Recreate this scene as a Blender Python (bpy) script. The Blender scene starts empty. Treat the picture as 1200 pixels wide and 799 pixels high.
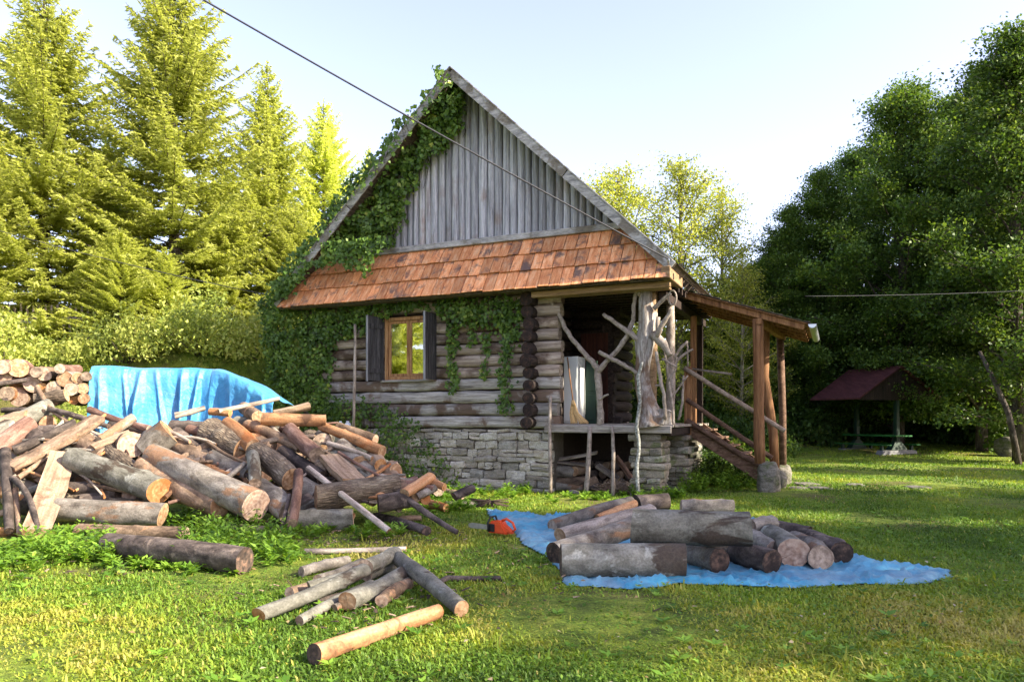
import bpy, bmesh, math, random
import numpy as np
from mathutils import Vector, Matrix, Quaternion
R = random.Random(7)
NR = np.random.default_rng(11)
S = bpy.context.scene
COL = S.collection
PI = math.pi
rad = math.radians

# ------------------------------------------------------------------ camera
F, CX, HY, CAMH = 850.0, 600.0, 490.0, 1.5
cam = bpy.data.cameras.new('camera')
camo = bpy.data.objects.new('camera', cam)
COL.objects.link(camo)
S.camera = camo
cam.sensor_width = 36
cam.lens = F / 1200 * 36
cam.shift_y = (HY - 399.5) / 1200
cam.clip_end = 600
camo.location = (0, 0, CAMH)
camo.rotation_euler = (PI / 2, 0, 0)


def W(px, py, d):
    return Vector(((px - CX) / F * d, d, CAMH - (py - HY) / F * d))


# house frame: u along the front wall (to the right), v going back
HC = Vector((0.62, 15.0, 0))
HU = Vector((0.9131, -0.4078, 0))
HV = Vector((0.4078, 0.9131, 0))
HROT = math.atan2(HU.y, HU.x)


def H(t, w, z):
    return HC + HU * t + HV * w + Vector((0, 0, z))


def to_wall(px, py, e):
    """where the ray of a photo point meets the plane w=-e of the house: (t, z)"""
    k = (px - CX) / F
    t = (k * (HC.y - e * HV.y) - HC.x + e * HV.x) / (HU.x - k * HU.y)
    d = HC.y + HU.y * t - e * HV.y
    return t, CAMH - (py - HY) / F * d


def sm(x):
    x = min(1, max(0, x))
    return x * x * (3 - 2 * x)


def gh(x, y):
    """height of the terrain: a bank rises to the left and back, and a hill far behind"""
    a = sm((-x - 4.9 + 0.42 * (y - 17.4)) / 3.5) if y > 15 else sm((-x - 5) / 4)
    a *= sm((y - 14.6) / 5.0)
    h = 3.3 * a
    h += 1.2 * sm((y - 24) / 20)
    h += 6 * sm((y - 45) / 60)
    return h


# ------------------------------------------------------------------ object helpers
def tag(o, label=None, cat=None, group=None, kind=None):
    if label: o['label'] = label
    if cat: o['category'] = cat
    if group: o['group'] = group
    if kind: o['kind'] = kind
    return o


def link(name, me, parent=None, mats=()):
    o = bpy.data.objects.new(name, me)
    COL.objects.link(o)
    if parent: o.parent = parent
    if me is not None:
        for m in mats: me.materials.append(m)
    return o


def empty(name, loc=(0, 0, 0), rz=0):
    o = bpy.data.objects.new(name, None)
    COL.objects.link(o)
    o.empty_display_size = .2
    o.location = loc
    o.rotation_euler = (0, 0, rz)
    return o


def np_mesh(name, V, Q, tone=None, smooth=False):
    """V (n,3), Q (m,k) with one k for all faces"""
    me = bpy.data.meshes.new(name)
    V = np.asarray(V, dtype=np.float32); Q = np.asarray(Q, dtype=np.int32)
    me.vertices.add(len(V)); me.vertices.foreach_set('co', V.ravel())
    k = Q.shape[1]
    me.loops.add(Q.size); me.loops.foreach_set('vertex_index', Q.ravel())
    me.polygons.add(len(Q))
    me.polygons.foreach_set('loop_start', np.arange(0, Q.size, k, dtype=np.int32))
    me.update(calc_edges=True)
    if smooth: me.polygons.foreach_set('use_smooth', np.ones(len(Q), dtype=bool))
    if tone is not None:
        at = me.attributes.new('tone', 'FLOAT', 'POINT')
        at.data.foreach_set('value', np.asarray(tone, dtype=np.float32))
    return me


class MB:
    """collects simple solids; build() links them as one mesh object"""
    def __init__(s): s.v = []; s.f = []; s.m = []; s.sm = []
    def add(s, v, f, mi=0, smooth=False):
        b = len(s.v); s.v += [tuple(p) for p in v]
        for q in f:
            s.f.append([b + i for i in q]); s.m.append(mi); s.sm.append(smooth)
    def hexa(s, c, mi=0):
        """8 corners: bottom 4 ccw then top 4"""
        s.add(c, [(3, 2, 1, 0), (4, 5, 6, 7), (0, 1, 5, 4), (1, 2, 6, 5), (2, 3, 7, 6), (3, 0, 4, 7)], mi)
    def box(s, a, b, mi=0, j=0):
        (x0, y0, z0), (x1, y1, z1) = a, b
        c = [(x0, y0, z0), (x1, y0, z0), (x1, y1, z0), (x0, y1, z0), (x0, y0, z1), (x1, y0, z1), (x1, y1, z1), (x0, y1, z1)]
        if j: c = [tuple(q + R.uniform(-j, j) for q in p) for p in c]
        s.hexa(c, mi)
    def beam(s, p, q, wd, hg, up=(0, 0, 1), mi=0):
        p, q, up = Vector(p), Vector(q), Vector(up)
        d = (q - p).normalized(); a = d.cross(up)
        if a.length < 1e-4: a = d.cross(Vector((0, 1, 0)))
        a.normalize(); b = a.cross(d)
        a = a * wd / 2; b = b * hg / 2
        s.hexa([p - a - b, p + a - b, p + a + b, p - a + b, q - a - b, q + a - b, q + a + b, q - a + b], mi)
    def tube(s, pts, radii, n=10, mi=0, rough=0.0, caps=True, squash=1.0, smooth=True, boxy=0.0):
        pts = [Vector(p) for p in pts]
        if not hasattr(radii, '__len__'): radii = [radii] * len(pts)
        base = len(s.v); ref = None
        ph = R.uniform(0, 6)
        for i, p in enumerate(pts):
            a = pts[max(0, i - 1)]; b = pts[min(len(pts) - 1, i + 1)]
            d = (b - a).normalized()
            if ref is None:
                ref = d.cross(Vector((0, 0, 1)))
                if ref.length < 1e-3: ref = Vector((1, 0, 0))
                ref.normalize()
            x = (ref - d * ref.dot(d)).normalized(); y = d.cross(x); ref = x
            for k in range(n):
                an = 2 * PI * k / n
                r = radii[i] * (1 + rough * (math.sin(2 * an + ph) * .5 + R.uniform(-.5, .5)))
                if boxy: r *= (1 / max(abs(math.cos(an)), abs(math.sin(an)))) ** boxy
                s.v.append(tuple(p + x * (math.cos(an) * r) + y * (math.sin(an) * r * squash)))
        for i in range(len(pts) - 1):
            for k in range(n):
                k2 = (k + 1) % n
                s.f.append([base + i * n + k, base + i * n + k2, base + (i + 1) * n + k2, base + (i + 1) * n + k])
                s.m.append(mi); s.sm.append(smooth)
        if caps:
            s.f.append([base + k for k in range(n)][::-1]); s.m.append(mi); s.sm.append(False)
            e = base + (len(pts) - 1) * n
            s.f.append([e + k for k in range(n)]); s.m.append(mi); s.sm.append(False)
    def build(s, name, mats, parent=None, bevel=0, seg=1):
        me = bpy.data.meshes.new(name)
        me.from_pydata(s.v, [], s.f)
        if not isinstance(mats, (list, tuple)): mats = [mats]
        for m in mats: me.materials.append(m)
        me.polygons.foreach_set('material_index', s.m)
        me.polygons.foreach_set('use_smooth', s.sm)
        if bevel:
            bm = bmesh.new(); bm.from_mesh(me)
            bmesh.ops.bevel(bm, geom=bm.edges[:], offset=bevel, segments=seg, affect='EDGES', clamp_overlap=True)
            bm.to_mesh(me); bm.free()
        me.update()
        return link(name, me, parent)


# ------------------------------------------------------------------ materials
class NT:
    def __init__(s, name):
        s.m = bpy.data.materials.new(name); s.m.use_nodes = True
        s.t = s.m.node_tree; s.p = s.t.nodes['Principled BSDF']; s.out = s.t.nodes['Material Output']
        s.p.inputs['Specular IOR Level'].default_value = .25
    def n(s, typ, **k):
        x = s.t.nodes.new(typ)
        for a, b in k.items(): setattr(x, a, b)
        return x
    def l(s, a, b): s.t.links.new(a, b)
    def inp(s, sock, v):
        if hasattr(v, 'is_output'): s.l(v, sock)
        else: sock.default_value = v
    def math(s, op, a, b=0.0, c=0.0):
        x = s.n('ShaderNodeMath', operation=op)
        for i, v in enumerate((a, b, c)): s.inp(x.inputs[i], v)
        return x.outputs[0]
    def noise(s, vec, scale, detail=4, rough=.55, dist=0):
        x = s.n('ShaderNodeTexNoise'); s.l(vec, x.inputs['Vector'])
        x.inputs['Scale'].default_value = scale; x.inputs['Detail'].default_value = detail
        x.inputs['Roughness'].default_value = rough; x.inputs['Distortion'].default_value = dist
        return s.math('MULTIPLY_ADD', x.outputs['Fac'], 1.6, -.3)
    def ramp(s, fac, stops, interp='LINEAR'):
        x = s.n('ShaderNodeValToRGB'); s.l(fac, x.inputs[0]); cr = x.color_ramp; cr.interpolation = interp
        while len(cr.elements) < len(stops): cr.elements.new(.5)
        for e, (p, c) in zip(cr.elements, stops):
            e.position = p; e.color = (c[0], c[1], c[2], 1) if hasattr(c, '__len__') else (c, c, c, 1)
        return x.outputs[0]
    def mix(s, fac, a, b, mode='MIX'):
        x = s.n('ShaderNodeMix', data_type='RGBA', blend_type=mode)
        s.inp(x.inputs[0], fac)
        for sock, v in ((x.inputs[6], a), (x.inputs[7], b)):
            if hasattr(v, 'is_output'): s.l(v, sock)
            else: sock.default_value = (v[0], v[1], v[2], 1)
        return x.outputs[2]
    def maprange(s, v, a, b, c, d):
        x = s.n('ShaderNodeMapRange'); s.l(v, x.inputs[0])
        for i, q in enumerate((a, b, c, d)): x.inputs[i + 1].default_value = q
        return x.outputs[0]
    def hsv(s, col, h=.5, sa=1.0, v=1.0):
        x = s.n('ShaderNodeHueSaturation'); s.l(col, x.inputs['Color'])
        s.inp(x.inputs['Hue'], h); s.inp(x.inputs['Saturation'], sa); s.inp(x.inputs['Value'], v)
        return x.outputs[0]
    def bump(s, h, strength=.4, dist=.02):
        x = s.n('ShaderNodeBump'); s.l(h, x.inputs['Height']); x.inputs['Strength'].default_value = strength
        x.inputs['Distance'].default_value = dist
        s.l(x.outputs[0], s.p.inputs['Normal']); return x.outputs[0]
    def coords(s, rnd='island', spread=37.0):
        tc = s.n('ShaderNodeTexCoord')
        if rnd == 'island': r = s.n('ShaderNodeNewGeometry').outputs['Random Per Island']
        elif rnd == 'object': r = s.n('ShaderNodeObjectInfo').outputs['Random']
        else: return tc.outputs['Object'], None
        add = s.n('ShaderNodeVectorMath', operation='ADD')
        c = s.n('ShaderNodeCombineXYZ')
        for i, k in enumerate((spread, spread * 1.7, spread * .6)): s.l(s.math('MULTIPLY', r, k), c.inputs[i])
        s.l(tc.outputs['Object'], add.inputs[0]); s.l(c.outputs[0], add.inputs[1])
        return add.outputs[0], r
    def scaled(s, vec, sc):
        x = s.n('ShaderNodeVectorMath', operation='MULTIPLY'); s.l(vec, x.inputs[0]); x.inputs[1].default_value = sc
        return x.outputs[0]
    def base(s, col): s.inp(s.p.inputs['Base Color'], col if hasattr(col, 'is_output') else (*col, 1))
    def rough(s, v): s.inp(s.p.inputs['Roughness'], v)


def wood(name, stops, stretch=(9, 9, .7), rnd='island', val=(.65, 1.3), rough=.82, bump=.4, patch=None, patch_scale=1.2, patch_amt=(.5, .62), scale=2.2, sat=1.0):
    N = NT(name); v, r = N.coords(rnd)
    g = N.noise(N.scaled(v, stretch), scale, 9, .65, .3)
    c = N.ramp(g, stops)
    if patch:
        p = N.noise(v, patch_scale, 5, .6, .2)
        c = N.mix(N.maprange(p, patch_amt[0], patch_amt[1], 0, 1), c, patch)
    fine = N.noise(N.scaled(v, stretch), scale * 6, 4, .6)
    c = N.hsv(c, .5, sat, N.maprange(fine, .3, .7, .78, 1.2))
    if r is not None:
        w = N.n('ShaderNodeTexWhiteNoise', noise_dimensions='1D'); N.l(r, w.inputs['W'])
        c = N.hsv(c, .5, 1.0, N.maprange(w.outputs['Value'], 0, 1, val[0], val[1]))
    N.base(c); N.rough(rough)
    N.bump(N.math('ADD', g, N.math('MULTIPLY', fine, .4)), bump, .02)
    return N.m


def bark(name, stops, spots=None, spot_amt=(.58, .68), stretch=(1, 1, .55), scale=7, bump=.6, val=(.7, 1.3), spot_scale=4, spots2=None, groove=0):
    N = NT(name); v, r = N.coords('object', 23)
    sv = N.scaled(v, stretch)
    g = N.noise(sv, scale, 8, .62, .4)
    c = N.ramp(g, stops)
    h = g
    if groove:
        vo = N.n('ShaderNodeTexVoronoi', feature='DISTANCE_TO_EDGE'); N.l(N.scaled(v, (groove, groove, groove * .22)), vo.inputs['Vector']); vo.inputs['Scale'].default_value = 1
        k = N.maprange(vo.outputs['Distance'], 0, .35, 0, 1)
        c = N.mix(N.math('MULTIPLY', N.math('SUBTRACT', 1.0, k), .6), c, (.035, .025, .02)); h = N.math('ADD', g, N.math('MULTIPLY', k, .8))
    if spots:
        p = N.noise(v, spot_scale, 6, .65, .3)
        c = N.mix(N.maprange(p, spot_amt[0], spot_amt[1], 0, .85), c, spots)
    if spots2:
        p = N.noise(N.scaled(v, (1, 1, .5)), spot_scale * .55, 5, .6, .6)
        c = N.mix(N.maprange(p, .60, .66, 0, .9), c, spots2)
    fine = N.noise(v, 45, 4, .65)
    c = N.hsv(c, .5, 1, N.maprange(fine, .3, .7, .8, 1.2))
    w = N.n('ShaderNodeTexWhiteNoise', noise_dimensions='1D'); N.l(r, w.inputs['W'])
    c = N.hsv(c, .5, 1, N.maprange(w.outputs['Value'], 0, 1, val[0], val[1]))
    N.base(c); N.rough(.85); N.bump(N.math('ADD', h, N.math('MULTIPLY', fine, .3)), bump, .015)
    return N.m


def endgrain(name, stops, dirt=(.12, .07, .04), dirt_amt=(.5, .7), val=(.75, 1.15), ring=55):
    N = NT(name); v, r = N.coords('object', 0.0)
    tc = N.n('ShaderNodeTexCoord')
    sx = N.n('ShaderNodeSeparateXYZ'); N.l(tc.outputs['Object'], sx.inputs[0])
    d = N.math('SQRT', N.math('ADD', N.math('MULTIPLY', sx.outputs[0], sx.outputs[0]), N.math('MULTIPLY', sx.outputs[1], sx.outputs[1])))
    nv, r = N.coords('object', 31)
    wob = N.noise(nv, 6, 3)
    ph = N.math('MULTIPLY', N.math('ADD', d, N.math('MULTIPLY', wob, .05)), ring * 2 * PI / 3)
    s_ = N.math('SINE', ph)
    g = N.math('ADD', N.math('MULTIPLY', s_, .08), N.noise(nv, 14, 6, .65))
    c = N.ramp(g, stops)
    cb = N.n('ShaderNodeCombineXYZ'); N.l(sx.outputs[0], cb.inputs[0]); N.l(sx.outputs[1], cb.inputs[1])
    nr_ = N.n('ShaderNodeVectorMath', operation='NORMALIZE'); N.l(cb.outputs[0], nr_.inputs[0])
    ad_ = N.n('ShaderNodeVectorMath', operation='ADD'); N.l(nr_.outputs[0], ad_.inputs[0]); c3 = N.n('ShaderNodeCombineXYZ'); N.l(N.math('MULTIPLY', r, 40.0), c3.inputs[2]); N.l(c3.outputs[0], ad_.inputs[1])
    ck = N.noise(ad_.outputs[0], 7, 3, .6)
    c = N.mix(N.maprange(ck, .70, .80, 0, .8), c, tuple(x * .35 for x in dirt))
    p = N.noise(nv, 5, 5, .6, .4)
    c = N.mix(N.maprange(p, dirt_amt[0], dirt_amt[1], 0, .8), c, dirt)
    w = N.n('ShaderNodeTexWhiteNoise', noise_dimensions='1D'); N.l(r, w.inputs['W'])
    c = N.hsv(c, .5, 1, N.maprange(w.outputs['Value'], 0, 1, val[0], val[1]))
    N.base(c); N.rough(.85); N.bump(g, .35, .006)
    return N.m


def plain(name, col, rough=.6, noise=.25, scale=12, metal=0, bump=.15, rnd=None):
    N = NT(name); v, r = N.coords(rnd)
    g = N.noise(v, scale, 6, .6)
    c = N.mix(g, tuple(x * (1 - noise) for x in col), tuple(min(1, x * (1 + noise)) for x in col))
    N.base(c); N.rough(rough); N.p.inputs['Metallic'].default_value = metal
    if bump: N.bump(g, bump, .01)
    return N.m


def leafmat(name, stops, trans=.45, tcol=(1.25, 1.25, .6), rough=.5, spec=.3, vary=(.75, 1.25)):
    N = NT(name)
    a = N.n('ShaderNodeAttribute', attribute_name='tone')
    c = N.ramp(a.outputs['Fac'], stops)
    r = N.n('ShaderNodeObjectInfo').outputs['Random']
    w = N.n('ShaderNodeTexWhiteNoise', noise_dimensions='1D'); N.l(r, w.inputs['W'])
    c = N.hsv(c, .5, 1, N.maprange(w.outputs['Value'], 0, 1, *vary))
    N.base(c); N.rough(rough); N.p.inputs['Specular IOR Level'].default_value = spec
    tr = N.n('ShaderNodeBsdfTranslucent')
    N.l(N.mix(1.0, c, tcol, 'MULTIPLY'), tr.inputs['Color'])
    mx = N.n('ShaderNodeMixShader'); mx.inputs[0].default_value = trans
    N.l(N.p.outputs[0], mx.inputs[1]); N.l(tr.outputs[0], mx.inputs[2]); N.l(mx.outputs[0], N.out.inputs['Surface'])
    return N.m


M = {}
# barks
M['grey'] = bark('grey_bark', [(.15, (.055, .045, .036)), (.45, (.155, .135, .11)), (.65, (.23, .205, .17)), (.85, (.32, .29, .245))], spots=(.09, .065, .045), spot_amt=(.66, .8), spots2=(.20, .11, .06), val=(.75, 1.2))
M['greygreen'] = bark('mossy_grey_bark', [(.15, (.055, .05, .038)), (.5, (.155, .148, .118)), (.85, (.26, .25, .21))], spots=(.30, .30, .26), spot_amt=(.66, .76), spots2=(.05, .035, .024), val=(.8, 1.15))
M['brown'] = bark('brown_bark', [(.2, (.055, .035, .022)), (.5, (.17, .115, .075)), (.8, (.31, .22, .15))], spots=(.30, .17, .09), spot_amt=(.62, .72), val=(.7, 1.35))
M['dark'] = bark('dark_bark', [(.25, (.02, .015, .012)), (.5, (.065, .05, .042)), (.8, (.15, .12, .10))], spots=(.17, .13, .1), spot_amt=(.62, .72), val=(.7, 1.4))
M['furrowed'] = bark('furrowed_bark', [(.25, (.06, .045, .03)), (.5, (.17, .13, .09)), (.8, (.30, .25, .18))], groove=26, bump=1.0, val=(.8, 1.2))
M['peeled'] = bark('peeled_log_wood', [(.2, (.20, .085, .035)), (.5, (.38, .19, .085)), (.8, (.50, .31, .17))], spots=(.08, .042, .026), spot_amt=(.56, .76), stretch=(1, 1, .14), scale=8, bump=.35, val=(.75, 1.1), spots2=(.34, .125, .04), spot_scale=2.6)
M['pale'] = bark('pale_split_wood', [(.2, (.16, .105, .065)), (.5, (.29, .205, .135)), (.8, (.42, .32, .225))], spots=(.15, .085, .05), spot_amt=(.58, .75), stretch=(1, 1, .08), scale=14, bump=.3, val=(.8, 1.15))
M['stick'] = bark('bare_branch_wood', [(.25, (.13, .10, .08)), (.5, (.30, .25, .20)), (.8, (.46, .40, .34))], stretch=(1, 1, .2), scale=14, bump=.3)
M['red'] = bark('reddish_bark', [(.2, (.06, .03, .022)), (.5, (.15, .085, .062)), (.8, (.27, .175, .135))], stretch=(1, 1, .25), scale=10)
M['lichen'] = bark('lichen_speckled_bark', [(.2, (.08, .08, .07)), (.5, (.22, .22, .19)), (.8, (.36, .36, .32))], spots=(.56, .58, .53), spot_amt=(.5, .62), spot_scale=26)
# ends
M['end_fresh'] = endgrain('fresh_cut_end', [(.2, (.19, .10, .05)), (.5, (.34, .21, .115)), (.8, (.47, .335, .21))], dirt=(.20, .09, .04), dirt_amt=(.52, .72))
M['end_orange'] = endgrain('orange_cut_end', [(.2, (.27, .115, .04)), (.5, (.43, .21, .08)), (.8, (.54, .33, .16))], dirt=(.40, .14, .04))
M['end_grey'] = endgrain('weathered_cut_end', [(.2, (.13, .095, .07)), (.5, (.28, .21, .15)), (.8, (.42, .33, .25))], dirt=(.10, .07, .05))
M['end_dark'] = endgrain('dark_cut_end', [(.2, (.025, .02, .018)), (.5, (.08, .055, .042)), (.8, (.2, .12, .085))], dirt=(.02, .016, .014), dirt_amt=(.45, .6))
M['end_pink'] = endgrain('pinkish_cut_end', [(.2, (.21, .13, .09)), (.5, (.34, .235, .17)), (.8, (.47, .36, .27))], dirt=(.32, .19, .12), dirt_amt=(.6, .75))

# house
M['boards'] = wood('weathered_gable_board', [(.12, (.07, .07, .075)), (.38, (.28, .28, .295)), (.6, (.43, .43, .445)), (.85, (.56, .55, .54))], stretch=(14, 14, .5), val=(.62, 1.2), patch=(.24, .15, .10), patch_scale=.9, patch_amt=(.58, .95))
M['bargeboard'] = wood('grey_bargeboard', [(.25, (.14, .135, .13)), (.5, (.30, .29, .27)), (.8, (.45, .43, .40))], stretch=(1.2, 12, 5), val=(.9, 1.1), patch=(.16, .14, .11), patch_scale=2)
M['wall_log'] = wood('hewn_wall_log', [(.15, (.08, .06, .045)), (.40, (.27, .21, .16)), (.6, (.40, .33, .265)), (.85, (.50, .43, .36))], stretch=(.5, 9, 9), val=(.75, 1.2), patch=(.10, .065, .045), patch_scale=1.3, patch_amt=(.5, .68), bump=.7)
M['wall_plank'] = wood('grey_wall_timber', [(.18, (.08, .07, .06)), (.42, (.24, .22, .195)), (.65, (.38, .355, .32)), (.85, (.48, .455, .42))], stretch=(.5, 9, 9), val=(.8, 1.15), patch=(.13, .09, .065), patch_scale=1.1, bump=.7)
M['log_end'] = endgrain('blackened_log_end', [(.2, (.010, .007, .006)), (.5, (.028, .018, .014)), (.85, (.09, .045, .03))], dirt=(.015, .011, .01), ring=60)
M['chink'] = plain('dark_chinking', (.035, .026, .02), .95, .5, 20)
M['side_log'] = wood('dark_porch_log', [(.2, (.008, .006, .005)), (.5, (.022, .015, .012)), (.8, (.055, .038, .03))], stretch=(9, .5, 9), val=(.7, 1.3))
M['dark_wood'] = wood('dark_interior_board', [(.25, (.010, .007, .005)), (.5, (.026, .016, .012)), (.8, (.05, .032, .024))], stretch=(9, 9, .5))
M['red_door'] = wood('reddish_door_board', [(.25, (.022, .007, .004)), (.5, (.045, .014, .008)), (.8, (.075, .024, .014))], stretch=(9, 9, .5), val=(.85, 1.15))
M['new_beam'] = wood('tan_beam_wood', [(.25, (.14, .085, .045)), (.5, (.26, .165, .085)), (.8, (.36, .25, .145))], stretch=(.6, 9, 9), val=(.85, 1.1))
M['post_wood'] = wood('brown_post_wood', [(.25, (.10, .045, .02)), (.5, (.22, .105, .045)), (.8, (.33, .18, .085))], stretch=(9, 9, .5), val=(.85, 1.15))
M['rail_wood'] = wood('grey_rail_wood', [(.25, (.16, .11, .08)), (.5, (.31, .235, .175)), (.8, (.44, .35, .27))], stretch=(3, 3, 3), val=(.9, 1.1))
M['stair_wood'] = wood('reddish_stair_board', [(.2, (.055, .03, .018)), (.5, (.14, .08, .05)), (.85, (.25, .16, .11))], stretch=(2, 6, 6), val=(.8, 1.2))
M['deck_edge'] = wood('grey_deck_board', [(.25, (.13, .11, .09)), (.5, (.27, .24, .205)), (.8, (.38, .35, .31))], stretch=(.8, 9, 9), val=(.85, 1.1))
M['drift'] = wood('bleached_driftwood', [(.2, (.11, .085, .068)), (.42, (.27, .235, .205)), (.6, (.40, .37, .34)), (.85, (.52, .49, .46))], stretch=(9, 9, .7), val=(.85, 1.1), patch=(.17, .11, .075), patch_scale=1.8, patch_amt=(.52, .66), bump=.9)
M['branch'] = wood('bare_branch', [(.2, (.15, .115, .085)), (.5, (.30, .25, .205)), (.85, (.44, .385, .33))], stretch=(5, 5, 5), val=(.8, 1.1))
M['shutter'] = wood('dark_grey_shutter', [(.25, (.018, .017, .017)), (.5, (.042, .04, .04)), (.8, (.085, .08, .08))], stretch=(9, 9, .6), val=(.75, 1.2))
M['shutter_edge'] = wood('pale_shutter_edge', [(.25, (.20, .20, .21)), (.6, (.34, .34, .36)), (.8, (.42, .42, .44))], stretch=(9, 9, .6))
M['window_wood'] = wood('honey_window_wood', [(.25, (.17, .075, .028)), (.5, (.33, .17, .07)), (.8, (.44, .26, .12))], stretch=(9, 9, .7), val=(.9, 1.1))
M['roof_under'] = wood('roof_sheathing', [(.25, (.05, .035, .025)), (.5, (.11, .08, .06)), (.8, (.18, .14, .105))], stretch=(9, .6, 9))
M['shingle'] = wood('mossy_dark_shingle', [(.2, (.03, .022, .017)), (.5, (.075, .055, .043)), (.8, (.15, .115, .09))], stretch=(2, 6, 6), val=(.6, 1.3), patch=(.05, .06, .025), patch_scale=1.5)
M['white_enamel'] = plain('white_enamel', (.60, .63, .62), .35, .06, 4, bump=0)
M['fridge_side'] = plain('dull_green_paint', (.010, .028, .018), .6, .3, 5)
M['jar'] = plain('white_plastic', (.72, .74, .76), .4, .08, 8, bump=0)
M['cable'] = plain('black_cable', (.035, .035, .04), .6, .2, 8, bump=0)
M['galv'] = plain('galvanised_metal', (.55, .58, .62), .35, .15, 14, metal=.85)
M['steel'] = plain('dull_steel', (.48, .48, .47), .4, .2, 20, metal=.8)
M['black'] = plain('black_plastic', (.02, .02, .021), .5, .2, 20)
M['saw_red'] = plain('orange_red_plastic', (.62, .075, .02), .4, .18, 18)
M['straw'] = wood('broom_straw', [(.25, (.36, .21, .07)), (.5, (.58, .38, .16)), (.8, (.70, .50, .26))], stretch=(30, 30, 2), rnd='island')
M['maroon'] = wood('maroon_roof_sheet', [(.25, (.04, .012, .013)), (.5, (.066, .019, .02)), (.8, (.095, .032, .032))], stretch=(4, .5, .5), val=(.9, 1.1))
M['green_paint'] = plain('dark_green_paint', (.009, .028, .016), .6, .4, 6)
M['green_top'] = plain('bright_green_paint', (.02, .12, .025), .55, .2, 6)
M['concrete'] = plain('pale_concrete', (.17, .17, .17), .9, .25, 6)
M['twig'] = plain('dark_twig', (.06, .042, .03), .9, .4, 12)


def stone_mat(name, stops, moss=None):
    N = NT(name); v, r = N.coords('island', 41)
    g = N.noise(N.scaled(v, (1, 1, 2.2)), 6, 8, .65, .5)
    c = N.ramp(g, stops)
    w = N.n('ShaderNodeTexWhiteNoise', noise_dimensions='1D'); N.l(r, w.inputs['W'])
    c = N.mix(N.math('MULTIPLY', w.outputs['Value'], .5), c, (.30, .235, .16))
    p = N.noise(v, 2.6, 5, .65)
    c = N.mix(N.maprange(p, .55, .68, 0, .6), c, moss or (.46, .44, .38))
    f = N.noise(v, 38, 5, .7)
    w2 = N.n('ShaderNodeTexWhiteNoise', noise_dimensions='1D'); N.l(N.math('MULTIPLY', r, 7.3), w2.inputs['W'])
    c = N.hsv(c, .5, 1, N.math('MULTIPLY', N.maprange(f, .3, .7, .75, 1.22), N.maprange(w2.outputs['Value'], 0, 1, .6, 1.25)))
    N.base(c); N.rough(.92); N.bump(N.math('ADD', g, N.math('MULTIPLY', f, .4)), .8, .03)
    return N.m


M['stone'] = stone_mat('rubble_stone', [(.2, (.22, .20, .16)), (.5, (.43, .405, .34)), (.8, (.58, .55, .475))])
M['stone_moss'] = stone_mat('mossy_stone', [(.25, (.10, .10, .08)), (.5, (.23, .22, .18)), (.8, (.38, .36, .31))], moss=(.12, .16, .04))
M['mortar'] = plain('rubble_mortar', (.12, .105, .085), .95, .4, 14, bump=.5)


def tile_mat():
    N = NT('clay_tile'); v, r = N.coords('island', 19)
    g = N.noise(N.scaled(v, (6, 1.2, 1.2)), 3, 6, .6)
    c = N.ramp(g, [(.2, (.48, .165, .065)), (.5, (.68, .29, .12)), (.8, (.76, .45, .25))])
    w = N.n('ShaderNodeTexWhiteNoise', noise_dimensions='1D'); N.l(r, w.inputs['W'])
    c = N.hsv(c, .5, 1, N.maprange(w.outputs['Value'], 0, 1, .62, 1.2))
    w3 = N.n('ShaderNodeTexWhiteNoise', noise_dimensions='1D'); N.l(N.math('MULTIPLY', r, 5.1), w3.inputs['W'])
    p = N.noise(v, 3.2, 6, .68, .4)
    thr = N.math('SUBTRACT', p, N.math('MULTIPLY', N.math('POWER', w3.outputs['Value'], 2.0), -.13))
    c = N.mix(N.maprange(thr, .57, .80, 0, .88), c, (.085, .07, .068))
    f = N.noise(v, 60, 3)
    c = N.hsv(c, .5, 1, N.maprange(f, .3, .7, .85, 1.15))
    N.base(c); N.rough(.85); N.bump(N.math('ADD', g, f), .3, .01)
    return N.m


M['tile'] = tile_mat()


def tarp_mat(name, stops, dust):
    N = NT(name); v, r = N.coords(None)
    g = N.noise(v, 1.7, 6, .6, .3)
    c = N.ramp(g, stops)
    d = N.noise(v, .9, 6, .7, .8)
    c = N.mix(N.maprange(d, .45, .80, 0, dust), c, (.42, .46, .46))
    N.base(c); N.rough(.42); N.p.inputs['Specular IOR Level'].default_value = .7; N.p.inputs['Sheen Weight'].default_value = .25
    h = N.noise(v, 9, 6, .62, 1.0)
    N.bump(h, .5, .03)
    tr = N.n('ShaderNodeBsdfTranslucent'); N.l(c, tr.inputs['Color'])
    mx = N.n('ShaderNodeMixShader'); mx.inputs[0].default_value = .3
    N.l(N.p.outputs[0], mx.inputs[1]); N.l(tr.outputs[0], mx.inputs[2]); N.l(mx.outputs[0], N.out.inputs['Surface'])
    return N.m


M['tarp'] = tarp_mat('blue_tarpaulin', [(.2, (.03, .22, .48)), (.5, (.05, .33, .62)), (.8, (.10, .44, .72))], .2)
M['tarp_dusty'] = tarp_mat('dusty_blue_tarpaulin', [(.2, (.018, .22, .40)), (.5, (.04, .35, .54)), (.8, (.12, .48, .66))], .55)


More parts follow.
